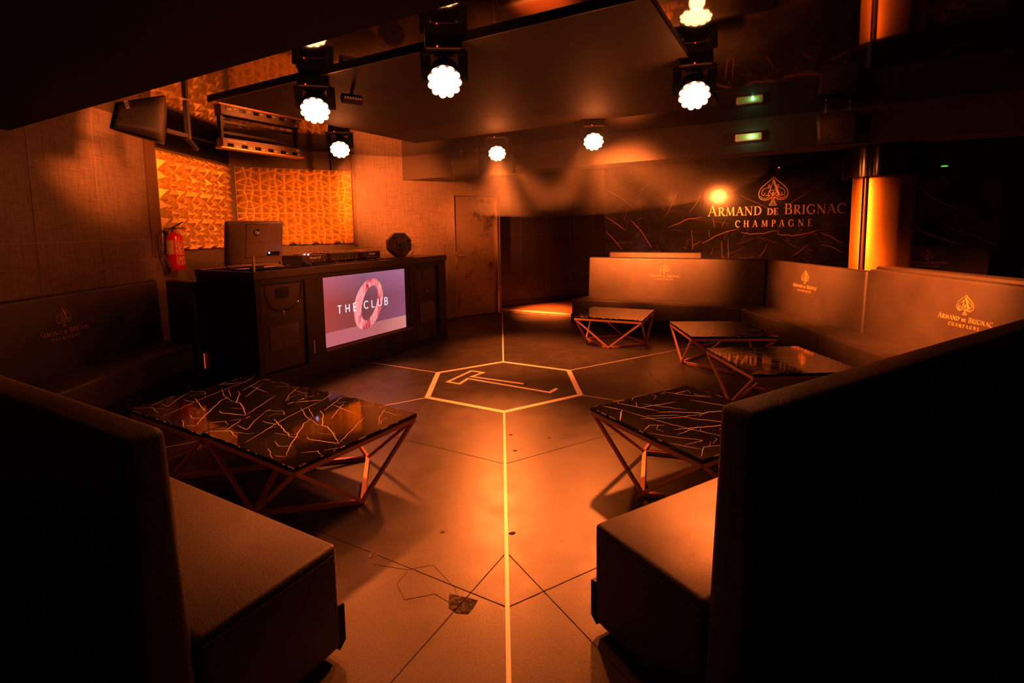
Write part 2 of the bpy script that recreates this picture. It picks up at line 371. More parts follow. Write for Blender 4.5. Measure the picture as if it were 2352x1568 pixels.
wall('wall_marble', [(PM, DM30, -0.02, 6.05, 0, 0.12, 0, CEIL)], M['marble_wall'])
wall('wall_right', [((7.35, 7.9, 0), (0, -1, 0), 0, 9.4, 0, 0.1, 0, CEIL)], M['black_matte'])
wall('wall_rear', [((7.4, -1.5, 0), (-1, 0, 0), 0, 11.05, 0, 0.1, 0, CEIL)], M['black_matte'])
# ceiling soffit over the near part, far beam, and the lowered matte ceiling panel
def scb(name, s0, s1, c0, c1, z0, z1, material):
    # s runs along -30 degrees, c across
    C = Vector((0.5, 0.8660254, 0))
    P = [DM30*s+C*c for s, c in ((s0, c0), (s1, c0), (s1, c1), (s0, c1))]
    b = MB(); b.hexa([(p.x, p.y, z0) for p in P]+[(p.x, p.y, z1) for p in P]); return b.build(name, material)
tag(scb('trim_1', -5.9, 7.2, -1.5, 1.56, 2.29, CEIL, M['black_matte']), kind='structure')
M['beam'] = mat('beam_paint', (0.075, 0.060, 0.050), 0.6, spec=0.3)
tag(scb('trim_2', -6.9, 3.4, 6.35, 6.75, 2.29, CEIL, M['beam']), kind='structure')
M['ceil_matte'] = mat('ceiling_matte', (0.034, 0.029, 0.025), 0.7, spec=0.2)
tag(scb('trim_3', -4.34, -0.68, 2.68, 5.35, CEIL-0.025, CEIL, M['ceil_matte']), kind='structure')
tag(scb('trim_4', -4.42, -0.60, 2.667, 2.68, CEIL-0.028, CEIL, M['black_satin']), kind='structure')
# wall seams
b = MB()
for z in (1.45,): b.box(0, 6.87, -0.002, 0.002, z-0.003, z+0.003, frame((WL+0.001, -1.5, 0), (0, 1, 0)))
for y in (2.35, 4.04, 4.70): b.box(0, 0.005, -0.002, 0.002, 0, 2.62, frame((WL+0.001, y, 0), (0, 1, 0)))
tag(b.build('trim_5', M['seam_light']), kind='structure')
b = MB(); fr = frame(PW, DEG30)
b.box(1.72, 3.31, -0.002, 0.001, 1.242, 1.247, fr)
for s in (2.16, 2.75): b.box(s, s+0.005, -0.002, 0.001, 0, 2.65, fr)
tag(b.build('trim_6', M['panel_frame']), kind='structure')
b = MB(); fr = frame(PT, DEG30)
b.box(0, tl, -0.002, 0.001, 1.382, 1.387, fr)
for s in (0.56, 1.14, 1.72, 2.3): b.box(s, s+0.005, -0.002, 0.001, 0.06, 2.65, fr)
tag(b.build('trim_7', M['panel_frame']), kind='structure')
tag(MB().box(0.02, tl, -0.02, 0.0, 0.06, 0.16, fr).build('baseboard_tiled', M['black_satin']), kind='structure')
fm = frame(PM, DM30)
b = MB()
for s in (0.0, 0.63, 1.26, 1.90, 2.53, 3.16, 3.74, 4.37, 5.0): b.box(s, s+0.004, -0.0025, 0.001, 0.06, 2.65, fm)
for z in (0.82, 1.44, 2.07): b.box(0, 6, -0.0025, 0.001, z, z+0.004, fm)
tag(b.build('trim_8', M['seam_dark']), kind='structure')
b = MB(); rnd = random.Random(5); fw_ = Matrix((DM30, UP, Vector((-0.5, -0.866, 0)))).transposed().to_4x4(); fw_.translation = PM
for i, p in enumerate(WALL_VEINS):
    w = wobble(p, 0.06, 0.008, rnd); b.ribbon(w, [(0.015 if i in (0, 1, 2, 4, 5, 6, 7, 8, 22, 23) else 0.008)*(1-0.7*abs(2*k/(len(w)-1)-1)**3) for k in range(len(w))], 0.0006, m=fw_, z=0.0004)
for i in range(70):
    x = rnd.uniform(0.1, 5.8); y = rnd.uniform(0.85, 1.45) if i % 3 else rnd.uniform(1.5, 2.4); an = rnd.uniform(-1.4, 1.4); L = rnd.uniform(0.08, 0.35)
    b.ribbon(wobble([(x, y), (x+L*math.cos(an), y+L*math.sin(an))], 0.05, 0.01, rnd), 0.003, 0.0006, m=fw_, z=0.0004)
tag(b.build('trim_19', M['vein_wall']), kind='structure')
# door
fd = frame(PW, DEG30)
d = MB().box(3.317, 4.128, 0.03, 0.07, 0.008, 2.06, fd, bevel=0.002).build('door_1', M['door_metal']); tag(d, kind='structure')
b = MB(); b.box(3.34, 3.36, -0.03, 0.03, 1.06, 1.08, fd); b.box(3.34, 3.46, -0.045, -0.03, 1.058, 1.078, fd, bevel=0.003); b.box(3.335, 3.365, 0.02, 0.032, 0.93, 1.13, fd)
b.build('door_handle', M['steel'], d)
b = MB(); b.box(4.13, 4.15, -0.012, 0.12, 0, 2.075, fd); b.box(4.12, 4.15, -0.018, -0.01, 0.02, 0.5, fd); b.box(4.125, 4.15, -0.016, -0.01, 1.3, 1.7, fd)
b.box(3.312, 3.317, -0.006, 0.12, 0, 2.075, fd); b.box(3.312, 4.15, -0.008, 0.12, 2.062, 2.075, fd)
b.build('door_frame', M['steel'], d)
# raised wooden stage behind the far sofa
Cv = Vector((0.5, 0.8660254, 0))
b = MB(); s0, s1 = -4.62, 2.6
P = [PT+DEG30*0.02+Vector((0.5, -0.866, 0))*0.005, DM30*s0+Cv*7.98, DM30*s1+Cv*7.98, PM+DM30*5.9+Vector((-0.5, -0.866, 0))*0.01, PM+Vector((-0.1, -0.1, 0))*0.1]
P = [P[1], P[2], P[3], P[4], P[0]]
b.prism([(p.x, p.y) for p in P], 0.055)
st = b.build('floor_stage', M['wood']); tag(st, kind='structure')
b = MB(); b.bar(DM30*s0+Cv*7.975+UP*0.045, DM30*s1+Cv*7.975+UP*0.045, 0.02, 0.03); tag(b.build('trim_9', M['brass']), kind='structure')
# ------------------------------------------------------------------ floor inlays
HC = Vector((0, 4.887)); HR = 0.824
def hx(r, i): a = PI/2-i*PI/3; return (HC.x+r*math.cos(a), HC.y+r*math.sin(a))
b = MB(); b.ribbon([hx((HR+0.767)/2, i) for i in range(6)], 0.05, 0.0015, closed=True, z=0.0003)
T = [(0.196, -0.041), (-0.334, 0.238), (-0.214, 0.38), (-0.347, 0.457), (-0.566, 0.069), (-0.439, -0.005), (-0.367, 0.169), (0.43, -0.322), (0.51, -0.206)]
# the emblem: one open outline
b2 = MB(); b2.ribbon([(HC.x+p[0]*0.98, HC.y+p[1]*0.98) for p in T], 0.034, 0.0015, z=0.0003)
tag(b.build('trim_10', M['brass']), kind='structure')
tag(b2.build('trim_11', M['brass']), kind='structure')
b = MB()
far = [5.02, 5.0, 3.4, 4.1, 3.4, 5.0]
for i in range(6):
    w = 0.017 if i in (0, 3) else 0.012
    end = hx(HR*0+[4.32, 3.6, 3.6, 4.4, 3.6, 2.35][i], i)
    b.ribbon([hx(HR-0.002, i), end], w, 0.0012, z=0.0003)
tag(b.build('trim_12', M['brass']), kind='structure')
b = MB(); W = 0.0036
for r in (1.735, 2.985):
    pts = [hx(r, i) for i in range(6)]
    b.ribbon(pts, W, 0.0009, closed=True, z=0.0002)
for sx in (-1, 1):
    b.ribbon([(0, 2.252), (sx*0.95, 2.252-1.645)], W, 0.0009, z=0.0002)
    b.ribbon([(0, 7.448), (sx*0.9, 7.448+1.56)], W, 0.0009, z=0.0002)
b.ribbon([(-0.19, 1.9), (-0.30, 1.985), (-0.42, 1.955), (-0.47, 2.05), (-0.44, 2.13)], 0.0018, 0.0008, z=0.0002)
b.ribbon([(-0.60, 2.18), (-0.44, 2.14), (-0.33, 2.17), (-0.22, 2.02), (-0.19, 1.9)], 0.0012, 0.0008, z=0.0002)
tag(b.build('trim_13', M['seam_dark']), kind='structure')
# chipped patch in the floor
m = mat('floor_chip', (0.035, 0.028, 0.024), 0.9); n = NT(m)
n.link(n.ramp(n.noise(60.0, 5).outputs[0], [(0.45, (0.02, 0.017, 0.015)), (0.62, (0.14, 0.11, 0.09))]), 'Base Color'); M['chip'] = m
b = MB(); b.prism([(-0.24, 1.985), (-0.12, 1.945), (-0.135, 1.905), (-0.155, 1.87), (-0.2, 1.875), (-0.235, 1.905)], 0.0011)
for (x, y, r) in ((0.045, 3.62, 0.022), (0.07, 3.35, 0.018), (0.32, 3.55, 0.014), (-0.32, 2.42, 0.014), (0.03, 2.40, 0.02), (-0.62, 2.25, 0.03), (-1.05, 2.10, 0.02)):
    b.prism([(x+r*random.uniform(.6, 1.1)*math.cos(a*PI/4), y+r*random.uniform(.4, .9)*math.sin(a*PI/4)) for a in range(8)], 0.001)
tag(b.build('trim_14', M['chip']), kind='structure')
# ------------------------------------------------------------------ emblem and serif lettering
def arc(cx, cy, rx, ry, a0, a1, n=10): return [(cx+rx*math.cos(math.radians(a0+(a1-a0)*i/n)), cy+ry*math.sin(math.radians(a0+(a1-a0)*i/n))) for i in range(n+1)]
TH, TN, SF = 0.135, 0.05, 0.045
def glyph(c):
    S = []; wid = 0.8
    def st(p, w): S.append((p, w))
    def ser(x, y, h=0.13): st([(x-h, y), (x+h, y)], SF)
    if c == 'A':
        st([(0.12, 0), (0.45, 1)], TN); st([(0.44, 1.0), (0.80, 0)], TH); st([(0.24, 0.36), (0.66, 0.36)], TN); ser(0.12, 0.02); ser(0.80, 0.02, 0.16); wid = 0.95
    elif c in 'RPB':
        st([(0.2, 0), (0.2, 1)], TH); ser(0.2, 0.02, 0.15); st([(0.04, 0.98), (0.4, 0.98)], SF)
        rr = 0.25 if c != 'B' else 0.24
        st([(0.2, 0.98)]+arc(0.38, 0.98-rr, 0.22, rr, 90, -90)+[(0.2, 0.98-2*rr)], [TN]+[TN+0.08*math.sin(PI*i/10) for i in range(11)]+[TN])
        if c == 'R': st([(0.36, 0.5), (0.74, 0.0)], TH); ser(0.78, 0.02, 0.1); wid = 0.85
        if c == 'B': st([(0.2, 0.5)]+arc(0.40, 0.26, 0.26, 0.24, 90, -90)+[(0.2, 0.02)], [TN]+[TN+0.09*math.sin(PI*i/10) for i in range(11)]+[TN]); wid = 0.78
        if c == 'P': wid = 0.7
    elif c == 'M':
        st([(0.17, 0), (0.22, 1)], TN); st([(0.22, 1), (0.55, 0.05)], TH*0.9); st([(0.55, 0.05), (0.88, 1)], TN); st([(0.90, 1), (0.95, 0)], TH); ser(0.16, 0.02, 0.12); ser(0.96, 0.02, 0.15); wid = 1.15
    elif c == 'N':
        st([(0.17, 0), (0.17, 1)], TN); st([(0.13, 1), (0.80, 0)], TH); st([(0.80, 0), (0.80, 1)], TN); ser(0.17, 0.02, 0.12); ser(0.80, 0.98, 0.12); ser(0.10, 0.98, 0.08); wid = 0.98
    elif c == 'D':
        st([(0.2, 0), (0.2, 1)], TH); st([(0.05, 0.98), (0.4, 0.98)], SF); st([(0.05, 0.02), (0.4, 0.02)], SF)
        st([(0.38, 0.98)]+arc(0.38, 0.5, 0.42, 0.48, 90, -90, 14)+[(0.38, 0.02)], [TN]+[TN+0.1*math.sin(PI*i/14) for i in range(15)]+[TN]); wid = 0.92
    elif c == 'E':
        st([(0.2, 0), (0.2, 1)], TH); st([(0.05, 0.98), (0.62, 0.98)], SF); st([(0.05, 0.02), (0.66, 0.02)], SF); st([(0.2, 0.51), (0.5, 0.51)], SF)
        st([(0.62, 1.0), (0.62, 0.82)], SF); st([(0.66, 0), (0.67, 0.2)], SF); st([(0.5, 0.43), (0.5, 0.6)], SF); wid = 0.74
    elif c == 'I':
        st([(0.2, 0), (0.2, 1)], TH); ser(0.2, 0.02, 0.15); ser(0.2, 0.98, 0.15); wid = 0.42
    elif c in 'GC':
        st(arc(0.52, 0.5, 0.42, 0.5, 48, 312, 18), [TN+0.09*math.sin(PI*i/18) for i in range(19)]); st([(0.80, 0.92), (0.80, 0.68)], SF); wid = 0.9
        if c == 'G': st([(0.80, 0.42), (0.80, 0.10)], TH*0.9); st([(0.64, 0.42), (0.93, 0.42)], SF); wid = 1.0
    elif c == 'H':
        st([(0.2, 0), (0.2, 1)], TH); st([(0.78, 0), (0.78, 1)], TH); st([(0.2, 0.5), (0.78, 0.5)], SF)
        for x in (0.2, 0.78): ser(x, 0.02, 0.14); ser(x, 0.98, 0.14)
        wid = 1.0
    elif c == ' ': wid = 0.5
    return S, wid
def line_of(b, txt, x_c, y, target_w, h, depth, extra=0.0, each=None):
    # txt: list of (char, scale)
    tot = 0
    for c, k in txt: tot += glyph(c)[1]*k+extra
    tot -= extra; kx = target_w/tot; x = x_c-target_w/2
    for c, k in txt:
        S, wid = glyph(c)
        if each: b = MB()
        for p, w in S:
            ws = [q*h*1.1 for q in w] if isinstance(w, list) else w*h*1.1
            b.ribbon([(x+q[0]*k*kx, y+q[1]*k*h) for q in p], ws, depth)
        if each and S: each(b)
        x += (wid*k+extra)*kx
def emblem(b, cx, y0, h, depth):
    """spade emblem, height h, base at y0"""
    w = h*0.47
    def Q(x, y): return (cx+x*w, y0+y*h)
    def B(p0, p1, p2, p3, n=10):
        return [tuple(((1-t)**3*p0[k]+3*(1-t)**2*t*p1[k]+3*(1-t)*t*t*p2[k]+t**3*p3[k]) for k in (0, 1)) for t in [i/n for i in range(n+1)]]
    L = h*0.016
    for s in (-1, 1):
        pts = B((0, 1.0), (0.22*s, 0.83), (0.98*s, 0.66), (0.98*s, 0.42), 14)+B((0.98*s, 0.42), (0.98*s, 0.16), (0.45*s, 0.12), (0.07*s, 0.30), 12)[1:]
        b.ribbon([Q(*p) for p in pts], L*1.5, depth)
        b.ribbon([Q(*p) for p in [(0.05*s, 0.28), (0.06*s, 0.17), (0.24*s, 0.0)]], L*1.3, depth)
        b.ribbon([Q(*p) for p in B((0.2*s, 0.62), (0.55*s, 0.66), (0.95*s, 0.5), (0.72*s, 0.36))+B((0.72*s, 0.36), (0.6*s, 0.33), (0.5*s, 0.42), (0.6*s, 0.45))[1:]], L, depth)
        b.ribbon([Q(*p) for p in B((0.85*s, 0.34), (0.7*s, 0.20), (0.4*s, 0.22), (0.2*s, 0.36))], L, depth)
        b.ribbon([Q(*p) for p in B((0.02*s, 0.33), (0.1*s, 0.40), (0.2*s, 0.42), (0.22*s, 0.52))], L, depth)
        b.ribbon([Q(*p) for p in ((0.30*s, 0.74), (0.36*s, 0.68), (0.30*s, 0.64), (0.24*s, 0.69), (0.30*s, 0.74))], L, depth)
    b.ribbon([Q(-0.26, 0.005), Q(0.26, 0.005)], L*1.4, depth)
    b.ribbon([Q(-0.11, 0.05), Q(0, 0.15), Q(0.11, 0.05), Q(-0.11, 0.05)], L*0.8, depth)
    # serif A
    b.ribbon([Q(-0.36, 0.345), Q(0.0, 0.90)], L*1.4, depth); b.ribbon([Q(-0.02, 0.90), Q(0.40, 0.345)], L*4.2, depth)
    b.ribbon([Q(-0.52, 0.345), Q(-0.2, 0.345)], L*1.2, depth); b.ribbon([Q(0.2, 0.345), Q(0.6, 0.345)], L*1.2, depth); b.ribbon([Q(-0.24, 0.53), Q(0.2, 0.53)], L, depth)
    b.ribbon([Q(0, 0.32), Q(0, 0.5)], L, depth); b.ribbon([Q(-0.07, 0.34), Q(-0.02, 0.46)], L, depth); b.ribbon([Q(0.07, 0.34), Q(0.02, 0.46)], L, depth)
TOP = [(c, 1.25 if i in (0, 10) else 1.0) for i, c in enumerate('ARMAND')]+[(' ', 1)]+[('D', 0.72), ('E', 0.72), (' ', 1)]+[('B', 1.2)]+[(c, 1.0) for c in 'RIGNAC']
BOT = [(c, 1.0) for c in 'CHAMPAGNE']
def lettering(b, W, depth, each=None):
    """two lines, total width W, top line baseline at y=0"""
    line_of(b, TOP, 0, 0, W, W*0.072, depth, 0.04, each)
    line_of(b, BOT, 0, -W*0.098, W*0.56, W*0.055, depth, 0.55, each)
def logo_mesh():
    b = MB(); lettering(b, 1.0, 0.004); emblem(b, 0.0, 0.115, 0.33, 0.004)
    me = bpy.data.meshes.new('embroidered_logo'); b.bm.to_mesh(me); b.bm.free(); me.materials.append(M['gold_logo']); return me
LOGO = logo_mesh()
def put_logo(parent, P, ex, nrm, W):
    """P: world position of the baseline centre; ex: reading direction; nrm: outward normal"""
    ex = Vector(ex).normalized(); nrm = Vector(nrm).normalized(); ey = nrm.cross(ex).normalized()
    m = Matrix((ex*W, ey*W, nrm)).transposed().to_4x4(); m.translation = Vector(P)
    o = bpy.data.objects.new('embroidered_logo', LOGO); COL.objects.link(o)
    o.parent = parent; o.matrix_parent_inverse = Matrix.Identity(4); o.matrix_basis = m
    o['label'] = 'pale gold embroidered spade emblem with lettering'
    return o
# ------------------------------------------------------------------ sofas
SEAT, BT = 0.42, 1.035
def lerp(a, b, t): return Vector(a)+(Vector(b)-Vector(a))*t
def banquette(name, label, p0, p1, q0, q1, t0, t1, top=BT, zb=0.0, group=None, seat=SEAT, bx=(0.0, 0.0), segs=None, logo=None, ends=(True, True)):
    """p: front line of the seat, q: front face line of the backrest at seat height, t: rear line of the backrest. left->right seen from the front"""
    p0, p1, q0, q1, t0, t1 = [Vector((a[0], a[1], 0)) for a in (p0, p1, q0, q1, t0, t1)]
    o = thing(name, label, 'sofa', (0, 0, 0), group=group)
    def Z(v, z): return (v.x, v.y, z)
    nrm = (q0-p0)+(q1-p1); nrm.z = 0; nrm.normalize()
    # recessed black base with kick panel
    i0 = lerp(p0, q0, 0.10); i1 = lerp(p1, q1, 0.10); e = (p1-p0).normalized()
    b = MB(); b.hexa([Z(i0+e*0.05, zb+0.0), Z(i1-e*0.05, zb+0.0), Z(q1-e*0.05, zb+0.0), Z(q0+e*0.05, zb+0.0), Z(i0+e*0.05, zb+0.03), Z(i1-e*0.05, zb+0.03), Z(q1-e*0.05, zb+0.03), Z(q0+e*0.05, zb+0.03)])
    b.build('plinth', M['black_matte'], o)
    b = MB(); b.hexa([Z(p0-nrm*0.016, zb+0.05), Z(p1-nrm*0.016, zb+0.05), Z(p1+nrm*0.01, zb+0.02), Z(p0+nrm*0.01, zb+0.02), Z(p0-nrm*0.016, zb+0.19), Z(p1-nrm*0.016, zb+0.19), Z(p1+nrm*0.01, zb+0.19), Z(p0+nrm*0.01, zb+0.19)], bevel=0.003)
    b.build('base', M['black_satin'], o)
    L = (p1-p0).length; k = max(1, int(L/0.8))
    for i in range(k+1):
        c = p0+e*(0.06+(L-0.12)*i/k)-nrm*0.017
        for (dx, dz) in ((0, 0.07), (0, 0.155), (0.03, 0.155)): MB().lathe([(0, 0), (0.008, 0), (0.008, 0.004), (0, 0.006)], frame((c.x+e.x*dx, c.y+e.y*dx, zb+dz), e, -nrm), 10).build('bolt', M['steel'], o)
    for (a, i) in ((p0, 1), (p1, -1)):
        c = a+e*0.07*i+nrm*0.06
        MB().box(-0.03, 0.03, -0.03, 0.03, zb, zb+0.03, frame((c.x, c.y, 0), e)).build('leg', M['steel'], o)
    # seat cushions
    segs_ = [0.0]+(segs or [])+[1.0]
    for a, c in zip(segs_[:-1], segs_[1:]):
        P0, P1, Q0, Q1 = lerp(p0, p1, a), lerp(p0, p1, c), lerp(q0, q1, a)+nrm*0.01, lerp(q0, q1, c)+nrm*0.01
        b = MB(); b.hexa([Z(P0, zb+0.03), Z(P1, zb+0.03), Z(Q1, zb+0.03), Z(Q0, zb+0.03), Z(P0, zb+seat), Z(P1, zb+seat), Z(Q1, zb+seat), Z(Q0, zb+seat)], bevel=0.02, seg=4)
        sc = b.build('seat', M['leather'], o, smooth=True)
        pt = [P0+e*0.003+nrm*0.47*0+nrm*(Q0-P0).length*0.97+UP*(zb+seat-0.035), P0+e*-0.002+nrm*0.02+UP*(zb+seat-0.035)]
        MB().tube([lerp(Q0, P0, t)+UP*(zb+seat-0.032)-e*0.0015 for t in (0.02, 0.5, 0.95)], 0.0035, 6).build('seam_piping', M['leather'], sc, smooth=True)
        MB().tube([lerp(Q1, P1, t)+UP*(zb+seat-0.032)+e*0.0015 for t in (0.02, 0.5, 0.95)], 0.0035, 6).build('seam_piping', M['leather'], sc, smooth=True)
    # backrest panels, gently reclined
    lean = 0.035
    for a, c in zip(segs_[:-1], segs_[1:]):
        Q0, Q1, T0, T1 = lerp(q0, q1, a)+e*bx[0]*(a == 0), lerp(q0, q1, c)-e*bx[1]*(c == 1), lerp(t0, t1, a)+e*bx[0]*(a == 0), lerp(t0, t1, c)-e*bx[1]*(c == 1)
        b = MB(); b.hexa([Z(Q0, zb+0.03), Z(Q1, zb+0.03), Z(T1, zb+0.03), Z(T0, zb+0.03), Z(Q0+nrm*lean, zb+top), Z(Q1+nrm*lean, zb+top), Z(T1, zb+top), Z(T0, zb+top)], bevel=0.026, seg=4)
        bk = b.build('backrest', M['leather'], o, smooth=True)
    if logo:
        t, zz, W = logo
        h = (zz-0.03)/(top-0.03)
        P = lerp(q0, q1, t)+nrm*(lean*h-0.001)+UP*(zb+zz)
        ez = (UP*(top-0.03)+nrm*lean).normalized(); nn = e.cross(ez)
        put_logo(bk, P, e, nn if nn.dot(nrm) < 0 else -nn, W)
    return o
def V(x, y): return Vector((x, y, 0))
nR = V(0.5, -0.866); nL = V(-0.5, -0.866); nA = V(0.5, 0.866)
XF, XB, XT = 3.10, 3.53, 3.64
# near right bench: front line from the free corner towards the right row
pr = V(0.324, 1.786)
def hit(p, d, x): t = (x-p.x)/d.x; return p+d*t
dR = V(0.866, 0.5)
# seen from its front (looking from the room centre) left->right runs from far end to the free corner
banquette('banquette_sofa', 'black leather sofa in the near right foreground with its back to the camera', hit(pr, dR, XF), pr, hit(pr+nR*0.47, dR, XB), pr+nR*0.47, hit(pr+nR*0.62, dR, XT), pr+nR*0.62, group='black leather sofas around the dance floor', top=1.02)
pl = V(-0.589, 1.688); dL = V(-0.866, 0.5)
banquette('banquette_sofa', 'black leather sofa in the near left foreground with its back to the camera', pl, hit(pl, dL, -3.08), pl+nL*0.475, hit(pl+nL*0.475, dL, -3.5), pl+nL*0.62, hit(pl+nL*0.62, dL, -3.62), group='black leather sofas around the dance floor', top=1.02)
yA = (7.27-0.5*XF)/0.866; yB = (7.70-0.5*XB)/0.866; yC = (7.83-0.5*XT)/0.866
sA = DM30*-2.97+Cv*7.27; qA = DM30*-2.87+Cv*7.70; tA = DM30*-2.87+Cv*7.83
banquette('banquette_sofa', 'long black leather sofa facing the room in front of the wooden stage', sA, V(XF, yA), qA, V(XB, yB), tA, V(XT, yC), group='black leather sofas around the dance floor', top=1.03, logo=(0.47, 0.75, 0.44))
yS = 4.97
banquette('banquette_sofa', 'black leather sofa on the right wall, between the corner and the seam', V(XF, yA-0.01), V(XF, yS+0.002), V(XB, yB-0.01), V(XB, yS+0.002), V(XT, yC-0.01), V(XT, yS+0.002), group='black leather sofas around the dance floor', logo=((yB-5.97)/(yB-yS), 0.745, 0.47), top=1.03)
yR = hit(pr, dR, XF).y; yRb = hit(pr+nR*0.47, dR, XB).y; yRt = hit(pr+nR*0.62, dR, XT).y
banquette('banquette_sofa', 'black leather sofa on the right wall nearest the camera, partly behind the foreground sofa', V(XF, yS-0.002), V(XF, yR+0.01), V(XB, yS-0.002), V(XB, yRb+0.01), V(XT, yS-0.002), V(XT, yRt+0.01), group='black leather sofas around the dance floor', logo=((yS-3.89)/(yS-yRb), 0.725, 0.47), top=1.05)
yl = hit(pl, dL, -3.08).y; ylb = hit(pl+nL*0.475, dL, -3.5).y
banquette('banquette_sofa', 'black leather sofa along the left textured wall', V(-3.08, yl+0.01), V(-3.08, 5.0), V(-3.5, ylb+0.01), V(-3.5, 5.24), V(-3.62, ylb+0.0), V(-3.62, 5.3), group='black leather sofas around the dance floor', logo=((4.07-ylb)/(5.24-ylb), 0.725, 0.48), top=1.04)
# corner panel between the left sofa and the desk
b = MB(); b.box(0, 0.50, 0, 0.09, 0, 1.03, frame((-3.50, 5.30, 0), (0.866, -0.5, 0)), bevel=0.02, seg=3)
tag(b.build('sofa_end_panel', M['leather'], smooth=True), 'dark leather upright panel between the left sofa and the DJ desk', 'panel')
# second row on the stage and behind the right row
sB = DM30*-2.75+Cv*7.99; qB = DM30*-2.75+Cv*8.36; tB = DM30*-2.75+Cv*8.47
banquette('banquette_sofa', 'short black leather sofa on the stage behind the long sofa', sB, DM30*-1.27+Cv*7.99, qB, DM30*-1.27+Cv*8.36, tB, DM30*-1.27+Cv*8.47, zb=0.055, top=1.03, group='black leather sofas behind the front row')
banquette('banquette_sofa', 'black leather sofa back to back with the right wall sofa, only its top edge showing', V(4.32, 2.9), V(4.32, 5.02), V(3.86, 2.9), V(3.86, 5.02), V(3.67, 2.9), V(3.67, 5.02), top=1.075, group='black leather sofas behind the front row')
c5 = PM+DM30*3.55
banquette('banquette_sofa', 'dim black leather sofa by the marble wall right of the gold column', DM30*1.05+Cv*8.95, DM30*2.3+Cv*8.95, DM30*1.05+Cv*9.4, DM30*2.3+Cv*9.4, DM30*1.05+Cv*9.52, DM30*2.3+Cv*9.52, zb=0.055, top=1.10, logo=(0.46, 0.84, 0.47), group='black leather sofas behind the front row')
nr = [o for o in bpy.data.objects if o.parent is None and o.get('label', '').startswith('black leather sofa in the near right')][0]
MB().tube([(2.222, 2.166, 0.93), (2.219, 2.163, 0.90), (2.219, 2.163, 0.25)], 0.008, 8).build('seam_piping', M['leather'], nr, smooth=True)
# ------------------------------------------------------------------ tables
def make_table():
    o = thing('coffee_table', 'x', 'table', group='marble coffee tables with copper wire frames')
    a = 0.425; r = 0.012; H1 = 0.362
    b = MB(); b.box(-a, a, -a, a, H1, 0.385, bevel=0.003); base_faces = set(b.bm.faces); rnd = random.Random(3)
    for k, p in TABLE_VEINS:
        w = wobble(p, 0.02, 0.0035, rnd); b.ribbon(w, [(0.0042 if k else 0.0024)*(1-0.75*abs(2*i/(len(w)-1)-1)**3) for i in range(len(w))], 0.0003, z=0.3849)
    for i in range(15):
        x, y = rnd.uniform(-.4, .4), rnd.uniform(-.4, .4); an = rnd.gauss(0.75, 0.5); L = rnd.uniform(0.04, 0.14)
        w = wobble([(max(-.42, min(.42, x+L*t*math.cos(an)+0.02*math.sin(5*t+i))), max(-.42, min(.42, y+L*t*math.sin(an)))) for t in (0, .5, 1)], 0.02, 0.003, rnd); b.ribbon(w, 0.0011, 0.0003, z=0.3849)
    for e in [-1, 1]:
        for i in range(9):
            q = rnd.uniform(-a+.02, a-.03); b.box(q, q+rnd.uniform(.01, .05), e*a-0.0006, e*a+0.0006, 0.380, 0.3854); q = rnd.uniform(-a+.02, a-.03); b.box(e*a-0.0006, e*a+0.0006, q, q+rnd.uniform(.01, .05), 0.380, 0.3854)
    for fc in b.bm.faces:
        if fc not in base_faces: fc.material_index = 1
    tt = b.build('tabletop', [M['marble_table'], M['vein']], o)
    k = a-0.012; C = [(-k, -k), (k, -k), (k, k), (-k, k)]; z1 = H1-r
    b = MB()
    for i in range(4): b.bar((*C[i], z1), (*C[(i+1) % 4], z1), 2*r)
    b.build('top_frame', M['copper'], o)
    g = a-0.03; D = [(0, -g), (g, 0), (0, g), (-g, 0)]
    b = MB()
    for i in range(4): b.bar((*D[i], r), (*D[(i+1) % 4], r), 2*r)
    b.build('base_frame', M['copper'], o)
    for i in range(4):
        for j in (i, (i+1) % 4):
            MB().bar((*D[i], r), (*C[j], z1), 0.019).build('leg', M['copper'], o)
    return o
TAB = [((1.1135, 2.926), 28.3, 'marble coffee table partly hidden by the near right sofa'),
       ((-1.123, 2.925), -33.5, 'marble coffee table at front left reflecting the gold panels, nearer of the joined pair'),
       ((-1.85, 3.36), -31.0, 'marble coffee table of the joined left pair, farther and beside the desk'),
       ((1.472, 6.593), -26.0, 'marble coffee table in front of the long far sofa'),
       ((2.352, 5.479), -4.0, 'marble coffee table in front of the right wall sofa, middle of the right row'),
       ((2.285, 4.175), 1.5, 'marble coffee table reflecting the wall lettering, behind the near right sofa back')]
t0 = make_table()
for i, (p, a, lb) in enumerate(TAB):
    o = t0 if i == 0 else copy_tree(t0)
    o.location = (p[0], p[1], 0); o.rotation_euler = (0, 0, math.radians(a)); o['label'] = lb
# ------------------------------------------------------------------ faceted wall panels
NODE = dict(c00=(0, 0), a=(.31, 0), b=(.69, 0), c10=(1, 0), l1=(0, .28), p=(.37, .17), ap=(.5, .12), q=(.65, .17), r1=(1, .28), m=(.44, .48), n=(.58, .48),
            l2=(0, .67), r2=(1, .67), s=(.39, .8), t=(.5, .84), w=(.66, .8), c01=(0, 1), d=(.34, 1), e=(.7, 1), c11=(1, 1))
POLY = [('c00 a p l1', (-.25, .3)), ('a b q ap p', (0, -.1)), ('b c10 r1 q', (.25, .35)), ('l1 p m l2', (.1, -.25)), ('p ap q n m', (.0, .1)), ('q r1 r2 n', (.2, .3)),
        ('l2 m s', (-.1, .2)), ('m n w t s', (0, .25)), ('n r2 w', (.2, .1)), ('l2 s d c01', (.3, .2)), ('s t w e d', (0, -.1)), ('w r2 c11 e', (-.1, .3))]
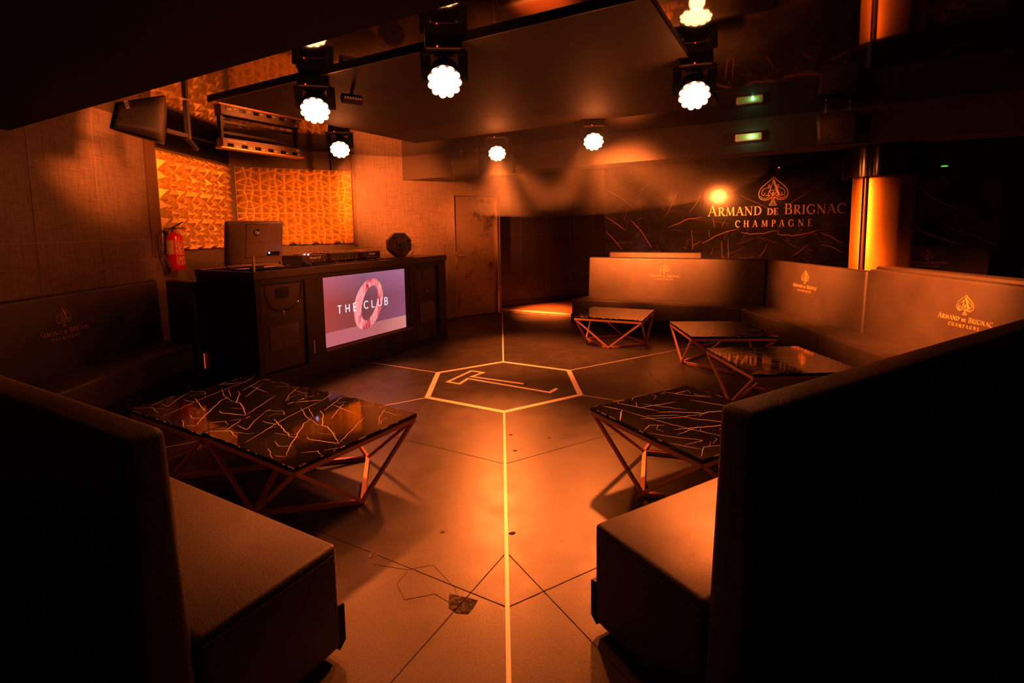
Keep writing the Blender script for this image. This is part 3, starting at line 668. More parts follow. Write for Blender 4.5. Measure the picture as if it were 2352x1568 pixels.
def facets(name, O, ex, nrm, length, z_top, z_bot, tw, th, label):
    ex = Vector(ex).normalized(); nrm = Vector(nrm).normalized(); b = MB(); bm = b.bm
    nx = int(math.ceil(length/tw-0.01)); nz = int(math.ceil((z_top-z_bot)/th-0.01))
    for ix in range(nx):
        for iz in range(nz):
            for (names, off) in POLY:
                pts = [NODE[k] for k in names.split()]
                cx = sum(p[0] for p in pts)/len(pts); cy = sum(p[1] for p in pts)/len(pts)
                sz = max(max(abs(p[0]-cx) for p in pts), 0.12); sy = max(max(abs(p[1]-cy) for p in pts), 0.1)
                W = []
                for p in pts:
                    d = Vector((cx-p[0], cy-p[1])); L = d.length; k = 0.018/L
                    W.append((p[0]+d.x*k, p[1]+d.y*k))
                ax, ay = cx+off[0]*sz*0.9, cy+off[1]*sy*0.9
                hgt = 0.066*min(1, 2.6*min(sz, sy)+0.35)
                def w3(u, v, h):
                    uu = min(ix*tw+u*tw, length); zz = max(z_top-(iz*th+v*th), z_bot)
                    return Vector((O[0], O[1], 0))+ex*uu+nrm*(0.012+h)+UP*zz
                vb = [bm.verts.new(w3(x, y, 0)) for x, y in W]; va = bm.verts.new(w3(ax, ay, hgt))
                for i in range(len(vb)):
                    bm.faces.new((vb[i], vb[(i+1) % len(vb)], va))
    # backing with raised rim lines
    b.box(0, length, -0.012, 0.0, z_bot, z_top, frame((O[0], O[1], 0), ex) if ex.cross(UP).dot(nrm) > 0 else frame((O[0], O[1], 0), ex)@Matrix.Diagonal((1, -1, 1, 1)))
    bmesh.ops.dissolve_degenerate(bm, dist=1e-5, edges=bm.edges[:])
    o = b.build(name, M['panel_gold']); tag(o, label, 'panel', 'gold faceted wall panels'); return o
nB = Vector((0.5, -0.866, 0))
facets('faceted_wall_panel', PW+DEG30*0.075, DEG30, nB, 1.55, 2.395, 1.325, 0.31, 0.31, 'gold faceted wall panel on the wall behind the DJ desk, right of the corner')
facets('faceted_wall_panel', (WL, 5.53, 0), (0, 1, 0), (1, 0, 0), 1.44, 2.395, 1.325, 0.288, 0.31, 'gold faceted wall panel left of the corner, behind the fire extinguisher')
# frames around the panels
b = MB(); b.box(1.63, 1.67, -0.07, 0.0, 1.30, CEIL-0.01, frame(PW, DEG30)); tag(b.build('trim_15', M['panel_frame']), kind='structure')
b = MB(); b.box(5.36, 5.52, -0.0, 0.012, 1.27, 2.5, frame((WL, 0, 0), (0, 1, 0))@Matrix.Diagonal((1, -1, 1, 1))); tag(b.build('trim_16', M['panel_frame']), kind='structure')
b = MB()
for i in range(13): b.box(0.0, 1.63, -0.03, 0.0, 2.425+i*0.0165, 2.433+i*0.0165, frame(PW, DEG30))
b.box(0.0, 1.63, -0.05, 0.0, 2.398, 2.416, frame(PW, DEG30))
tag(b.build('trim_17', M['panel_frame']), kind='structure')
b = MB()
for i in range(13): b.box(0.0, 1.46, -0.03, 0.0, 2.425+i*0.0165, 2.433+i*0.0165, frame((WL, 5.53, 0), (0, 1, 0))@Matrix.Diagonal((1, 1, 1, 1)))
tag(b.build('trim_18', M['black_satin']), kind='structure')
# ------------------------------------------------------------------ wall sign
sg = thing('wall_sign', 'gold metal spade emblem and serif lettering mounted on the dark marble wall', 'sign')
nM = Vector((-0.5, -0.866, 0))
sc0 = (1.99+4.13)/2; W = 2.14
# the line rises slightly with the lens; it is level in the room
mS = Matrix((DM30, UP, nM)).transposed().to_4x4(); mS.translation = PM+DM30*sc0+nM*0.008+UP*1.665
lettering(None, W, 0.02, lambda q: q.build('letter', M['sign_gold'], sg, m=mS))
b = MB(); emblem(b, 0, 0, 0.49, 0.02)
mS2 = mS.copy(); mS2.translation = PM+DM30*3.055+nM*0.008+UP*1.83
b.build('emblem', M['sign_gold'], sg, m=mS2)
# ------------------------------------------------------------------ gold column
u = math.radians(90-36.45); D = 6.9; cp = Vector((D*math.cos(u), D*math.sin(u), 0))
o = thing('round_column', 'round column clad in gold metal with a black drum at its top', 'column', cp)
vdir = math.degrees(math.atan2(-cp.y, -cp.x))
def ang(d): return math.radians(vdir+d)
MB().lathe([(0, 0), (0.262, 0), (0.262, CEIL-0.01), (0, CEIL-0.01)], n=48).build('core', M['black_satin'], o, smooth=True)
b = MB(); b.lathe([(0.262, 0.02), (0.275, 0.02), (0.275, 1.99), (0.262, 1.99)], None, 40, ang(-26), ang(89)); b.build('gold_cladding', M['gold_column'], o, smooth=True)
b = MB(); b.lathe([(0.262, 0.02), (0.275, 0.02), (0.275, 1.99), (0.262, 1.99)], None, 14, ang(-89), ang(-40)); b.build('gold_cladding', M['gold_column'], o, smooth=True)
M['bronze'] = mat('bronze', (0.22, 0.12, 0.07), 0.3, metal=0.8)
pc = Vector((math.cos(ang(-33)), math.sin(ang(-33)), 0))*0.262
MB().tube([pc, pc+UP*(CEIL-0.02)], 0.022, 12).build('vertical_rod', M['bronze'], o, smooth=True)
b = MB(); b.lathe([(0.26, 1.975), (0.375, 1.975), (0.375, CEIL-0.01), (0.365, CEIL-0.01), (0.365, 1.99), (0.26, 1.99)], n=48); b.build('drum', M['black_gloss'], o, smooth=True)
# ------------------------------------------------------------------ DJ desk
PD = Vector((-0.80, 7.0, 0)); nD = Vector((0.866, -0.5, 0)); fD = frame(PD, DEG60)   # local x along the front, local -y outward
DZ = 1.155
desk = thing('dj_desk', 'long black DJ desk with a built-in screen under the gold wall panels', 'desk')
b = MB(); b.box(-2.84, 0.06, -0.02, 0.80, 1.085, DZ, fD, bevel=0.004)
# return side at the left (runs at 150 degrees from the front left corner)
cL = PD+DEG60*-2.82
b.build('desk_top', M['plastic_dark'], desk)
b = MB()
b.box(-2.82, -2.77, 0.0, 0.06, 0, 1.085, fD); b.box(-2.28, -2.06, 0.0, 0.06, 0, 1.085, fD); b.box(-0.79, -0.58, 0.0, 0.06, 0, 1.085, fD); b.box(-0.11, 0.05, 0.0, 0.06, 0, 1.085, fD)
b.box(-2.77, -2.28, 0, 0.06, 1.03, 1.085, fD); b.box(-2.06, -0.79, 0, 0.06, 1.04, 1.085, fD); b.box(-0.58, -0.11, 0, 0.06, 1.02, 1.085, fD)
b.box(-2.77, -2.28, 0, 0.06, 0, 0.19, fD); b.box(-2.06, -0.79, 0, 0.06, 0, 0.26, fD); b.box(-0.58, -0.11, 0, 0.06, 0, 0.06, fD)
b.box(-0.01, 0.05, 0.06, 0.78, 0, 1.085, fD); b.box(-2.82, -2.76, 0.06, 0.78, 0, 1.085, fD); b.box(-2.76, -0.01, 0.74, 0.78, 0, 1.085, fD)
b.build('carcass', M['black_satin'], desk)
def subwoofer(x0, x1, z0, z1):
    p = MB().box(x0, x1, 0.03, 0.055, z0, z1, fD, bevel=0.003).build('equipment_door', M['plastic_dark'], desk)
    w = x1-x0; h = z1-z0; xm = (x0+x1)/2
    MB().box(xm-0.07, xm+0.07, 0.02, 0.032, z1-0.14, z1-0.04, fD).build('recessed_grip', M['black_gloss'], p)
    b = MB(); b.box(xm-w*0.33, xm+w*0.33, 0.022, 0.032, z0+h*0.25, z0+h*0.52, fD); b.build('vent_grille', M['grille'], p)
    b = MB(); b.box(xm-0.004, xm+0.004, 0.018, 0.03, z0+h*0.63, z0+h*0.69, fD); b.box(xm-0.012, xm+0.012, 0.016, 0.03, z0+h*0.665, z0+h*0.68, fD)
    b.build('latch', M['steel'], p)
subwoofer(-2.765, -2.285, 0.2, 1.025); subwoofer(-0.575, -0.115, 0.065, 1.015)
b = MB(); b.box(-2.215, -2.205, -0.006, 0.0, 0.28, 0.42, fD); b.build('edge_trim', M['steel'], desk)
# cable loop on the left equipment door
b = MB(); pts = [fD@Vector((-2.52+0.2*math.sin(a), 0.012, 1.01-0.24*(1-abs(a/1.5708)**2.5))) for a in [(-1.5708+i*PI/16) for i in range(17)]]
b.tube(pts, 0.004, 6); b.build('cable', M['black_gloss'], desk, smooth=True)
# return wing of the desk
fR = frame(cL, Vector((-0.866, 0.5, 0)))
b = MB(); b.box(0.02, 0.93, -0.62, -0.0, 1.085, DZ, fR, bevel=0.004); b.build('wing_top', M['plastic_dark'], desk)
b = MB(); b.box(0.05, 0.93, -0.06, -0.01, 0, 1.085, fR); b.box(0.88, 0.93, -0.6, -0.06, 0, 1.085, fR); b.build('wing_carcass', M['black_satin'], desk)
# screen
def px2(u, v): return (-2.05+u*1.255, 0.0, 0.30+v*0.73)
scr = thing('display_screen', 'pink lit screen set in the front of the DJ desk showing a glass ring', 'screen')
b = MB(); b.box(-2.05, -0.795, 0.008, 0.03, 0.30, 1.03, fD)
m = bpy.data.materials.new('screen_picture'); m.use_nodes = True; n = NT(m)
n.b.inputs['Base Color'].default_value = (0, 0, 0, 1); n.b.inputs['Roughness'].default_value = 0.25
inv = n.add('ShaderNodeVectorMath', {0: n.co.outputs['Object'], 1: tuple(PD+DEG60*-2.05)}, operation='SUBTRACT')
du = n.add('ShaderNodeVectorMath', {0: inv.outputs[0], 1: (0.5/1.255, 0.866/1.255, 0)}, operation='DOT_PRODUCT').outputs['Value']
dv = n.add('ShaderNodeVectorMath', {0: inv.outputs[0], 1: (0, 0, 1/0.73)}, operation='DOT_PRODUCT').outputs['Value']
dv = n.math('SUBTRACT', dv, 0.30/0.73)
cu = n.ramp(du, [(0.0, (0.42, 0.055, 0.045)), (0.45, (0.20, 0.05, 0.055)), (1.0, (0.30, 0.085, 0.16))])
cf = n.ramp(du, [(0.0, (0.55, 0.13, 0.16)), (0.6, (0.50, 0.13, 0.14)), (1.0, (0.70, 0.25, 0.20))])
edge = n.math('LESS_THAN', dv, 0.21)
mx = n.add('ShaderNodeMix', {0: edge, 6: cu, 7: cf}, data_type='RGBA')
topv = n.ramp(dv, [(0.6, (0, 0, 0)), (1.0, (0.10, 0.06, 0.12))])
ad = n.add('ShaderNodeMix', {0: 1.0, 6: mx.outputs[2], 7: topv}, data_type='RGBA', blend_type='ADD')
n.link(ad.outputs[2], 'Emission Color'); n.b.inputs['Emission Strength'].default_value = 1.0; M['screen'] = m
b.build('lit_panel', M['screen'], scr)
m = bpy.data.materials.new('glass_ring_picture'); m.use_nodes = True; n = NT(m); n.b.inputs['Base Color'].default_value = (0, 0, 0, 1)
zz = n.noise(7.0, 4, 0.6, n.mapv((1.0, 1.0, 0.35), None, (0.5, 0.6, 0)), 1.6)
n.link(n.ramp(zz.outputs[0], [(0.36, (0.45, 0.02, 0.04)), (0.47, (0.85, 0.14, 0.17)), (0.57, (0.95, 0.36, 0.36)), (0.72, (0.9, 0.18, 0.25))]), 'Emission Color'); n.b.inputs['Emission Strength'].default_value = 1.0
mR = frame(PD, DEG60); mR = Matrix((DEG60, UP, nD)).transposed().to_4x4(); mR.translation = PD+nD*-0.008
b = MB(); bm = b.bm; N = 48; oc = (-2.05+1.255*0.50, 0.30+0.73*0.52); out = []; inn = []
def ell(cx, cy, a, c, th, t): return (cx+a*math.cos(t)*math.cos(th)-c*math.sin(t)*math.sin(th), cy+a*math.cos(t)*math.sin(th)+c*math.sin(t)*math.cos(th))
vs = []
for i in range(N):
    t = 2*PI*i/N; p = ell(*oc, 0.30, 0.212, math.radians(62), t); q = ell(oc[0]+0.015, oc[1]+0.01, 0.205, 0.108, math.radians(64), t)
    out.append(bm.verts.new((*p, 0.002))); inn.append(bm.verts.new((*q, 0.002)))
for i in range(N): bm.faces.new((out[i], out[(i+1) % N], inn[(i+1) % N], inn[i]))
b.build('ring_picture', m, scr, m=mR)
m = mat('screen_text', (0, 0, 0), 0.3, emit=(0.85, 0.85, 1.0), es=1.6)
b = MB(); tx = -2.05+1.255*0.135; ty = 0.30+0.73*0.455; th = 0.083; wS = 0.0085
def sans(c):
    return {'T': ([[(0, 1), (.62, 1)], [(.31, 1), (.31, 0)]], .62), 'H': ([[(0, 0), (0, 1)], [(.6, 0), (.6, 1)], [(0, .5), (.6, .5)]], .6), 'E': ([[(.5, 1), (0, 1), (0, 0), (.5, 0)], [(0, .5), (.45, .5)]], .5),
            'C': ([arc(.42, .5, .42, .5, 45, 315, 16)], .72), 'L': ([[(0, 1), (0, 0), (.45, 0)]], .45), 'U': ([[(0, 1)]+arc(.3, .32, .3, .32, 180, 360, 10)+[(.6, 1)]], .6),
            'B': ([[(0, 0), (0, 1)]+arc(.28, .76, .22, .24, 90, -90, 8)+[(0, .52)], [(0, .52)]+arc(.3, .26, .25, .26, 90, -90, 8)+[(0, 0)]], .55)}[c]
for c in 'THE CLUB':
    if c == ' ': tx += 0.055; continue
    S, wd = sans(c); b = MB()
    for p in S: b.ribbon([(tx+q[0]*th, ty+q[1]*th) for q in p], wS, 0.001, z=0.005)
    b.build('letter', m, scr, m=mR); tx += (wd*th+0.062)
b = MB(); b.box(-2.06, -0.69, -0.008, 0.05, 0.262, 0.285, fD); b.box(-0.775, -0.70, 0.01, 0.04, 0.285, 1.03, fD); b.box(-0.70, -0.69, -0.008, 0.03, 0.285, 1.03, fD)
b.build('bezel', M['bronze'], scr)
# acrylic guard
g = thing('acrylic_guard', 'clear acrylic guard along the front edge of the DJ desk', 'guard')
MB().box(-2.82, 0.03, -0.012, -0.006, DZ+0.001, DZ+0.145, fD).build('front_sheet', M['acrylic'], g)
MB().box(0.02, 0.90, -0.012, -0.006, DZ+0.001, DZ+0.145, fR).build('side_sheet', M['acrylic'], g)
M['edge_white'] = mat('polished_edge', (0.8, 0.7, 0.62), 0.35)
b = MB(); b.box(-2.826, -2.816, -0.014, 0.0, DZ, DZ+0.145, fD); b.box(0.03, 0.036, -0.014, -0.004, DZ, DZ+0.145, fD); b.box(0.90, 0.906, -0.014, -0.004, DZ, DZ+0.145, fR)
b.build('polished_edge', M['edge_white'], g)
# computer
F_ = lambda off: frame(PD+nD*-off, DEG60)
M['computer_shell'] = mat('computer_shell', (0.12, 0.085, 0.065), 0.35)
mo = thing('desktop_computer', 'black all in one computer seen from behind on the left of the DJ desk', 'computer')
tilt = Matrix.Rotation(math.radians(8), 4, 'X')
fM = frame(PD-nD*0.38+UP*0, DEG60)
mm_ = fM@Matrix.Translation((-2.53, 0, DZ+0.045))@tilt
MB().box(-0.295, 0.295, 0.0, 0.045, 0.0, 0.41, mm_, bevel=0.02, seg=3).build('screen_body', M['computer_shell'], mo, smooth=True)
MB().box(-0.30, 0.30, 0.04, 0.05, -0.005, 0.415, mm_, bevel=0.004).build('bezel', M['steel'], mo)
b = MB(); b.box(-0.12, 0.10, -0.012, 0.004, 0.07, 0.385, mm_, bevel=0.004); b.box(-0.12, 0.10, -0.018, -0.008, 0.215, 0.218, mm_); b.build('rear_cover', M['computer_shell'], mo)
MB().box(-0.12, 0.10, -0.010, 0.006, 0.365, 0.387, mm_).build('vent_slot', M['black_gloss'], mo)
MB().box(0.11, 0.25, -0.008, 0.002, 0.075, 0.115, mm_).build('port_panel', M['black_gloss'], mo)
MB().ball((0.13, -0.012, 0.105), 0.006, 8, mm_).build('indicator_light', M['blue_led'], mo)
b = MB(); b.lathe([(0, 0), (0.034, 0), (0.034, 0.003), (0, 0.003)], mm_@Matrix.Translation((-0.01, -0.012, 0.31))@Matrix.Rotation(PI/2, 4, 'X'), 32)
lg = b.build('round_badge', M['black_gloss'], mo)
mt = mm_@Matrix.Translation((-0.01, -0.016, 0.312))@Matrix.Rotation(PI/2, 4, 'X')
text_mesh('hp', 0.052, 0.0006, 'badge_letters', M['white_print'], lg, mt, shear=0.25)
b = MB()
b.tube([mm_@Vector((-0.29, 0.02, 0.0)), mm_@Vector((-0.285, 0.0, -0.02)), fM@Vector((-2.78, -0.03, DZ+0.012)), fM@Vector((-2.70, -0.09, DZ+0.010)), fM@Vector((-2.36, -0.09, DZ+0.010)), fM@Vector((-2.28, -0.03, DZ+0.012)), mm_@Vector((0.285, 0.0, -0.02)), mm_@Vector((0.29, 0.02, 0.0))], 0.009, 10)
b.build('stand', M['steel'], mo, smooth=True)
MB().box(-2.50, -2.27, -0.09, 0.06, DZ+0.001, DZ+0.012, fM, bevel=0.004).build('foot_plate', M['steel'], mo)
b = MB(); b.box(-2.72, -2.61, -0.23, -0.17, DZ+0.001, DZ+0.035, fM, bevel=0.006); k = b.build('power_adapter', M['plastic_dark']); tag(k, 'small black power adapter on the desk beside the computer stand', 'adapter')
# players and mixer
fP = frame(PD-nD*0.22, DEG60)
def deck(x0, x1, y0, y1, h, label, name, cat, brand, faders=False):
    o = thing(name, label, cat)
    MB().box(x0, x1, y0, y1, DZ+0.012, DZ+h, fP, bevel=0.006).build('housing', M['plastic_dark'], o)
    for (x, y) in ((x0+0.04, y0+0.04), (x1-0.04, y0+0.04), (x0+0.04, y1-0.04), (x1-0.04, y1-0.04)):
        MB().lathe([(0, 0), (0.016, 0), (0.016, 0.012), (0, 0.012)], fP@Matrix.Translation((x, y, DZ)), 12).build('rubber_foot', M['black_matte'], o)
    xm = (x0+x1)/2
    if brand:
        mt = fP@Matrix.Translation((xm, y0-0.001, DZ+h*0.72))@Matrix.Rotation(PI/2, 4, 'X')
        text_mesh(brand, 0.032, 0.0006, 'rear_lettering', M['white_print'], o, mt, shear=0.2)
    b = MB()
    for i in range(7):
        x = x0+0.04+i*(x1-x0-0.08)/6; b.lathe([(0, 0), (0.007, 0), (0.007, 0.012), (0.004, 0.014), (0, 0.014)], fP@Matrix.Translation((x, y0, DZ+h*0.35))@Matrix.Rotation(PI/2, 4, 'X'), 10)
    b.build('socket', M['steel'], o)
    if faders:
        b = MB()
        for i in range(9):
            for j in range(5):
                x = x0+0.03+i*(x1-x0-0.06)/8; y = y0+0.05+j*0.06
                b.lathe([(0, 0), (0.008, 0), (0.007, 0.018), (0, 0.018)], fP@Matrix.Translation((x, y, DZ+h)), 8)
        b.build('knob', M['steel'], o)
    else:
        MB().lathe([(0, 0), (0.10, 0), (0.10, 0.012), (0.085, 0.016), (0, 0.016)], fP@Matrix.Translation((xm, y0+0.19, DZ+h)), 32).build('jog_wheel', M['steel'], o)
    return o
pl1 = deck(-2.12, -1.80, 0.0, 0.38, 0.105, 'black media player on the DJ desk beside the computer, with a bright blue light', 'media_player', 'media player', 'Pioneer DJ')
dmix = deck(-1.73, -1.32, 0.02, 0.38, 0.11, 'black DJ mixer with rows of knobs between the two players', 'dj_mixer', 'mixer', None, True)
pl2 = deck(-1.26, -0.98, 0.0, 0.38, 0.105, 'black media player on the DJ desk right of the mixer', 'media_player', 'media player', 'Pioneer')
MB().ball((-2.03, 0.015, DZ+0.112), 0.008, 10, fP).build('indicator_light', M['blue_led'], pl1)
b = MB(); b.lathe([(0, 0), (0.018, 0), (0.02, 0.03), (0.017, 0.034), (0, 0.034)], fP@Matrix.Translation((-2.13, -0.12, DZ+0.001)), 20); tag(b.build('metal_lid', M['steel'], smooth=True), 'small round metal lid on the desk in front of the first player', 'lid')
b = MB(); b.lathe([(0, 0), (0.018, 0), (0.02, 0.02), (0, 0.022)], fP@Matrix.Translation((-1.76, -0.10, DZ+0.001)), 20); tag(b.build('metal_lid', M['steel'], smooth=True), 'small round metal lid on the desk in front of the mixer', 'lid')
def cable(pts, r, label):
    P = [Vector(p) for p in pts]; Q = []
    for i in range(len(P)-1):
        a, b_, c, d_ = P[max(i-1, 0)], P[i], P[i+1], P[min(i+2, len(P)-1)]
        for k in range(8):
            t = k/8; Q.append(0.5*((2*b_)+(c-a)*t+(2*a-5*b_+4*c-d_)*t*t+(3*b_-a-3*c+d_)*t**3))
    Q.append(P[-1]); b = MB(); b.tube(Q, r, 7)
    return tag(b.build('cable', M['cable'], smooth=True), label, 'cable', 'cables lying on the DJ desk')
M['cable'] = mat('cable_rubber', (0.10, 0.08, 0.07), 0.4)
Dz = DZ+0.007
cable([fP@Vector(p) for p in ((-1.95, -0.01, Dz), (-1.9, -0.07, Dz), (-1.7, -0.1, Dz), (-1.5, -0.08, Dz), (-1.3, -0.12, Dz), (-1.1, -0.09, Dz))], 0.005, 'cable running along the desk in front of the mixer')
cable([fP@Vector(p) for p in ((-1.45, 0.0, Dz+0.03), (-1.40, -0.05, Dz), (-1.2, -0.06, Dz), (-1.0, -0.1, Dz), (-0.8, -0.07, Dz), (-0.62, -0.1, Dz))], 0.006, 'cable leading from the mixer to the octagonal light housing')
cable([fP@Vector(p) for p in ((-1.02, 0.0, Dz+0.02), (-0.96, -0.05, Dz), (-0.9, -0.02, Dz), (-0.75, -0.12, Dz), (-0.5, -0.13, Dz))], 0.005, 'cable looping on the desk behind the second player')
cable([fP@Vector(p) for p in ((-2.62, -0.03, Dz), (-2.52, -0.1, Dz), (-2.3, -0.07, Dz), (-2.15, -0.02, Dz))], 0.004, 'thin cable lying below the computer')
# octagonal light housing
M['housing_brown'] = mat('housing_brown', (0.10, 0.075, 0.06), 0.4)
oc_ = thing('stage_light', 'black octagonal light housing standing on the right end of the DJ desk', 'stage light')
fo = frame(PD-nD*0.36+DEG60*-0.46+UP*(DZ+0.158), DEG60)@Matrix.Rotation(math.radians(-28), 4, 'Z')@Matrix.Rotation(PI/2, 4, 'X')
b = MB(); b.lathe([(0, -0.16), (0.105, -0.16), (0.155, -0.12), (0.17, -0.02), (0.17, 0.02), (0.15, 0.06), (0.0, 0.06)], fo@Matrix.Rotation(PI/8, 4, 'Z'), 8); b.build('housing', M['housing_brown'], oc_)
b = MB(); b.box(-0.06, 0.06, -0.05, 0.05, 0.06, 0.072, fo, bevel=0.003); b.build('rear_plate', M['housing_brown'], oc_)
b = MB()
for (x, y, r) in ((-0.02, 0.0, 0.016), (0.03, 0.02, 0.009), (0.03, -0.02, 0.009), (-0.09, 0.09, 0.012), (0.10, 0.05, 0.01), (0.0, -0.08, 0.008)):
    b.lathe([(0, 0), (r, 0), (r, 0.012), (0, 0.012)], fo@Matrix.Translation((x, y, 0.066)), 14)
b.build('connector', M['black_gloss'], oc_, smooth=True)
b = MB(); b.tube([fo@Vector(p) for p in ((0.12, 0.02, 0.06), (0.17, -0.03, 0.09), (0.16, -0.10, 0.08), (0.12, -0.145, 0.06))], 0.005, 7); b.tube([fo@Vector(p) for p in ((-0.06, -0.14, 0.07), (-0.08, -0.09, 0.09), (-0.03, -0.07, 0.08), (0.0, -0.11, 0.08), (0.02, -0.145, 0.08))], 0.004, 7); b.build('cable', M['cable'], oc_, smooth=True)
# small coloured strip low on the desk wing, glow added so it shows
M['strip'] = mat('strip_glow', (0.3, 0.1, 0.02), 0.4, emit=(1.0, 0.10, 0.02), es=0.35)
b = MB(); b.box(0.86, 0.875, 0.0, 0.008, 0.17, 0.32, fR@Matrix.Diagonal((1, 1, 1, 1))); b.build('glowing_strip', M['strip'], desk)
# ------------------------------------------------------------------ fire extinguisher
ex = thing('fire_extinguisher', 'red fire extinguisher with white labels hung on the left wall by the gold panel', 'fire extinguisher', (-3.53, 5.56, 1.12))
MB().lathe([(0, 0), (0.078, 0), (0.083, 0.01), (0.083, 0.33), (0.075, 0.365), (0.045, 0.392), (0.02, 0.40), (0.02, 0.41), (0, 0.41)], n=40).build('cylinder', M['red_paint'], ex, smooth=True)
b = MB(); b.lathe([(0, 0.405), (0.02, 0.405), (0.022, 0.44), (0, 0.44)], n=16); b.box(-0.02, 0.04, -0.015, 0.015, 0.43, 0.46); b.build('valve', M['steel'], ex, smooth=True)
b = MB(); b.bar((-0.02, -0.02, 0.445), (0.09, 0.03, 0.515), 0.022, 0.01); b.bar((-0.0, -0.01, 0.445), (0.10, 0.03, 0.45), 0.02, 0.008); b.build('handle', M['black_satin'], ex)
b = MB(); b.tube([(-0.015, -0.02, 0.445), (-0.05, -0.07, 0.44), (-0.07, -0.13, 0.38), (-0.07, -0.155, 0.28), (-0.05, -0.14, 0.18), (-0.02, -0.115, 0.10), (-0.01, -0.105, 0.03)], 0.009, 10); b.build('hose', M['cable'], ex, smooth=True)
b = MB(); b.tube([(-0.01, -0.105, 0.03), (-0.008, -0.1, -0.02)], [0.014, 0.011], 10); b.build('nozzle', M['black_satin'], ex, smooth=True)
va = math.degrees(math.atan2(-5.56, 3.53))
M['label_cream'] = mat('label_cream', (0.75, 0.55, 0.38), 0.5)
m = mat('label_print', (0.7, 0.02, 0.02), 0.4); n = NT(m)
br = n.add('ShaderNodeTexBrick', {'Vector': n.mapv((1, 1, 1), n.co.outputs['Object'], (PI/2, 0, 0)), 'Scale': 1.0, 'Mortar Size': 0.35, 'Brick Width': 0.02, 'Row Height': 0.012, 'Color1': (0.75, 0.6, 0.5, 1), 'Color2': (0.7, 0.02, 0.02, 1), 'Mortar': (0.7, 0.02, 0.02, 1)})
nz = n.noise(1.0, 2, 0.5, n.mapv((60, 60, 110)))
n.link(n.ramp(nz.outputs[0], [(0.50, (0.7, 0.015, 0.015)), (0.54, (0.85, 0.62, 0.5))]), 'Base Color'); M['label_print'] = m
MB().lathe([(0.0838, 0.17), (0.0838, 0.32)], None, 10, math.radians(va-72), math.radians(va-8)).build('label', M['label_cream'], ex, smooth=True)['label'] = 'cream instruction label'
MB().lathe([(0.0838, 0.16), (0.0838, 0.32)], None, 10, math.radians(va+0), math.radians(va+85)).build('label', M['label_print'], ex, smooth=True)['label'] = 'red label with white print'
MB().lathe([(0.0838, 0.05), (0.0838, 0.148)], None, 10, math.radians(va+4), math.radians(va+85)).build('label', M['label_print'], ex, smooth=True)['label'] = 'small red label with white print'
MB().box(-0.12, -0.07, -0.02, 0.02, 0.2, 0.42).build('bracket', M['black_satin'], ex)
# ------------------------------------------------------------------ moving head lamps
def lamp(i, P, label):
    P = Vector(P); d = beam_dir(P)
    o = thing('moving_head_lamp', label, 'stage lamp', (P.x, P.y, CEIL), group='glowing moving head lamps under the ceiling')
    g0 = -d; c0 = P - d*0.0 - Vector((P.x, P.y, CEIL))
    side = d.cross(UP).normalized()
    zt = 0.0
    if -4.34 < P.x*0.866-P.y*0.5 < -0.68 and 2.68 < P.x*0.5+P.y*0.866 < 5.35: zt = -0.025
    MB().box(-0.11, 0.11, -0.08, 0.08, -0.075+zt, zt, Matrix.Rotation(math.atan2(side.y, side.x), 4, 'Z'), bevel=0.01).build('mounting_base', M['black_satin'], o)
    fh = frame(c0, side, d)     # local z along the beam
    pv = c0 - d*0.10
    b = MB()
    for s in (-1, 1):
        b.bar(pv+side*0.115*s+UP*-0.03, Vector((0, 0, -0.07+zt))+side*0.115*s-d*0.02, 0.03, 0.06, side)
    b.bar(Vector((0, 0, -0.075+zt))-side*0.13, Vector((0, 0, -0.075+zt))+side*0.13, 0.06, 0.03)
    b.build('yoke', M['black_satin'], o)
    hd = MB().lathe([(0, -0.2), (0.06, -0.2), (0.09, -0.16), (0.1, -0.05), (0.103, -0.012), (0.095, -0.012), (0, -0.012)], fh, 28).build('head', M['black_satin'], o, smooth=True)
    b = MB()
    for (nn_, R, r) in ((1, 0, 0.022), (6, 0.042, 0.022), (11, 0.082, 0.024)):
        for k in range(nn_):
            a = 2*PI*k/nn_+R*3
            b.ball((R*math.cos(a), R*math.sin(a), -0.004), r, 12, fh, (1, 1, 0.5))
    b.lathe([(0, -0.011), (0.085, -0.011), (0.085, -0.006), (0, -0.006)], fh, 24)
    b.build('lens_cluster', M['lens'], hd, smooth=True)
    MB().ball(Vector((0, 0, -0.085+zt))+Vector((0, -0.082, 0.02))+side*0.03, 0.005, 8).build('indicator_light', M['red_led'], o)
    return o
for i, (P, lb) in enumerate(zip(LAMPS, ['glowing moving head lamp nearest the gold panels, at left, high up', 'glowing moving head lamp at upper centre, largest in view', 'glowing moving head lamp at upper right, with a red reflection above it',
        'glowing moving head lamp low at left, beside the slatted panel top', 'small glowing moving head lamp above the metal door', 'small glowing moving head lamp in front of the ceiling beam, right of centre'])):
    lamp(i, P, lb)
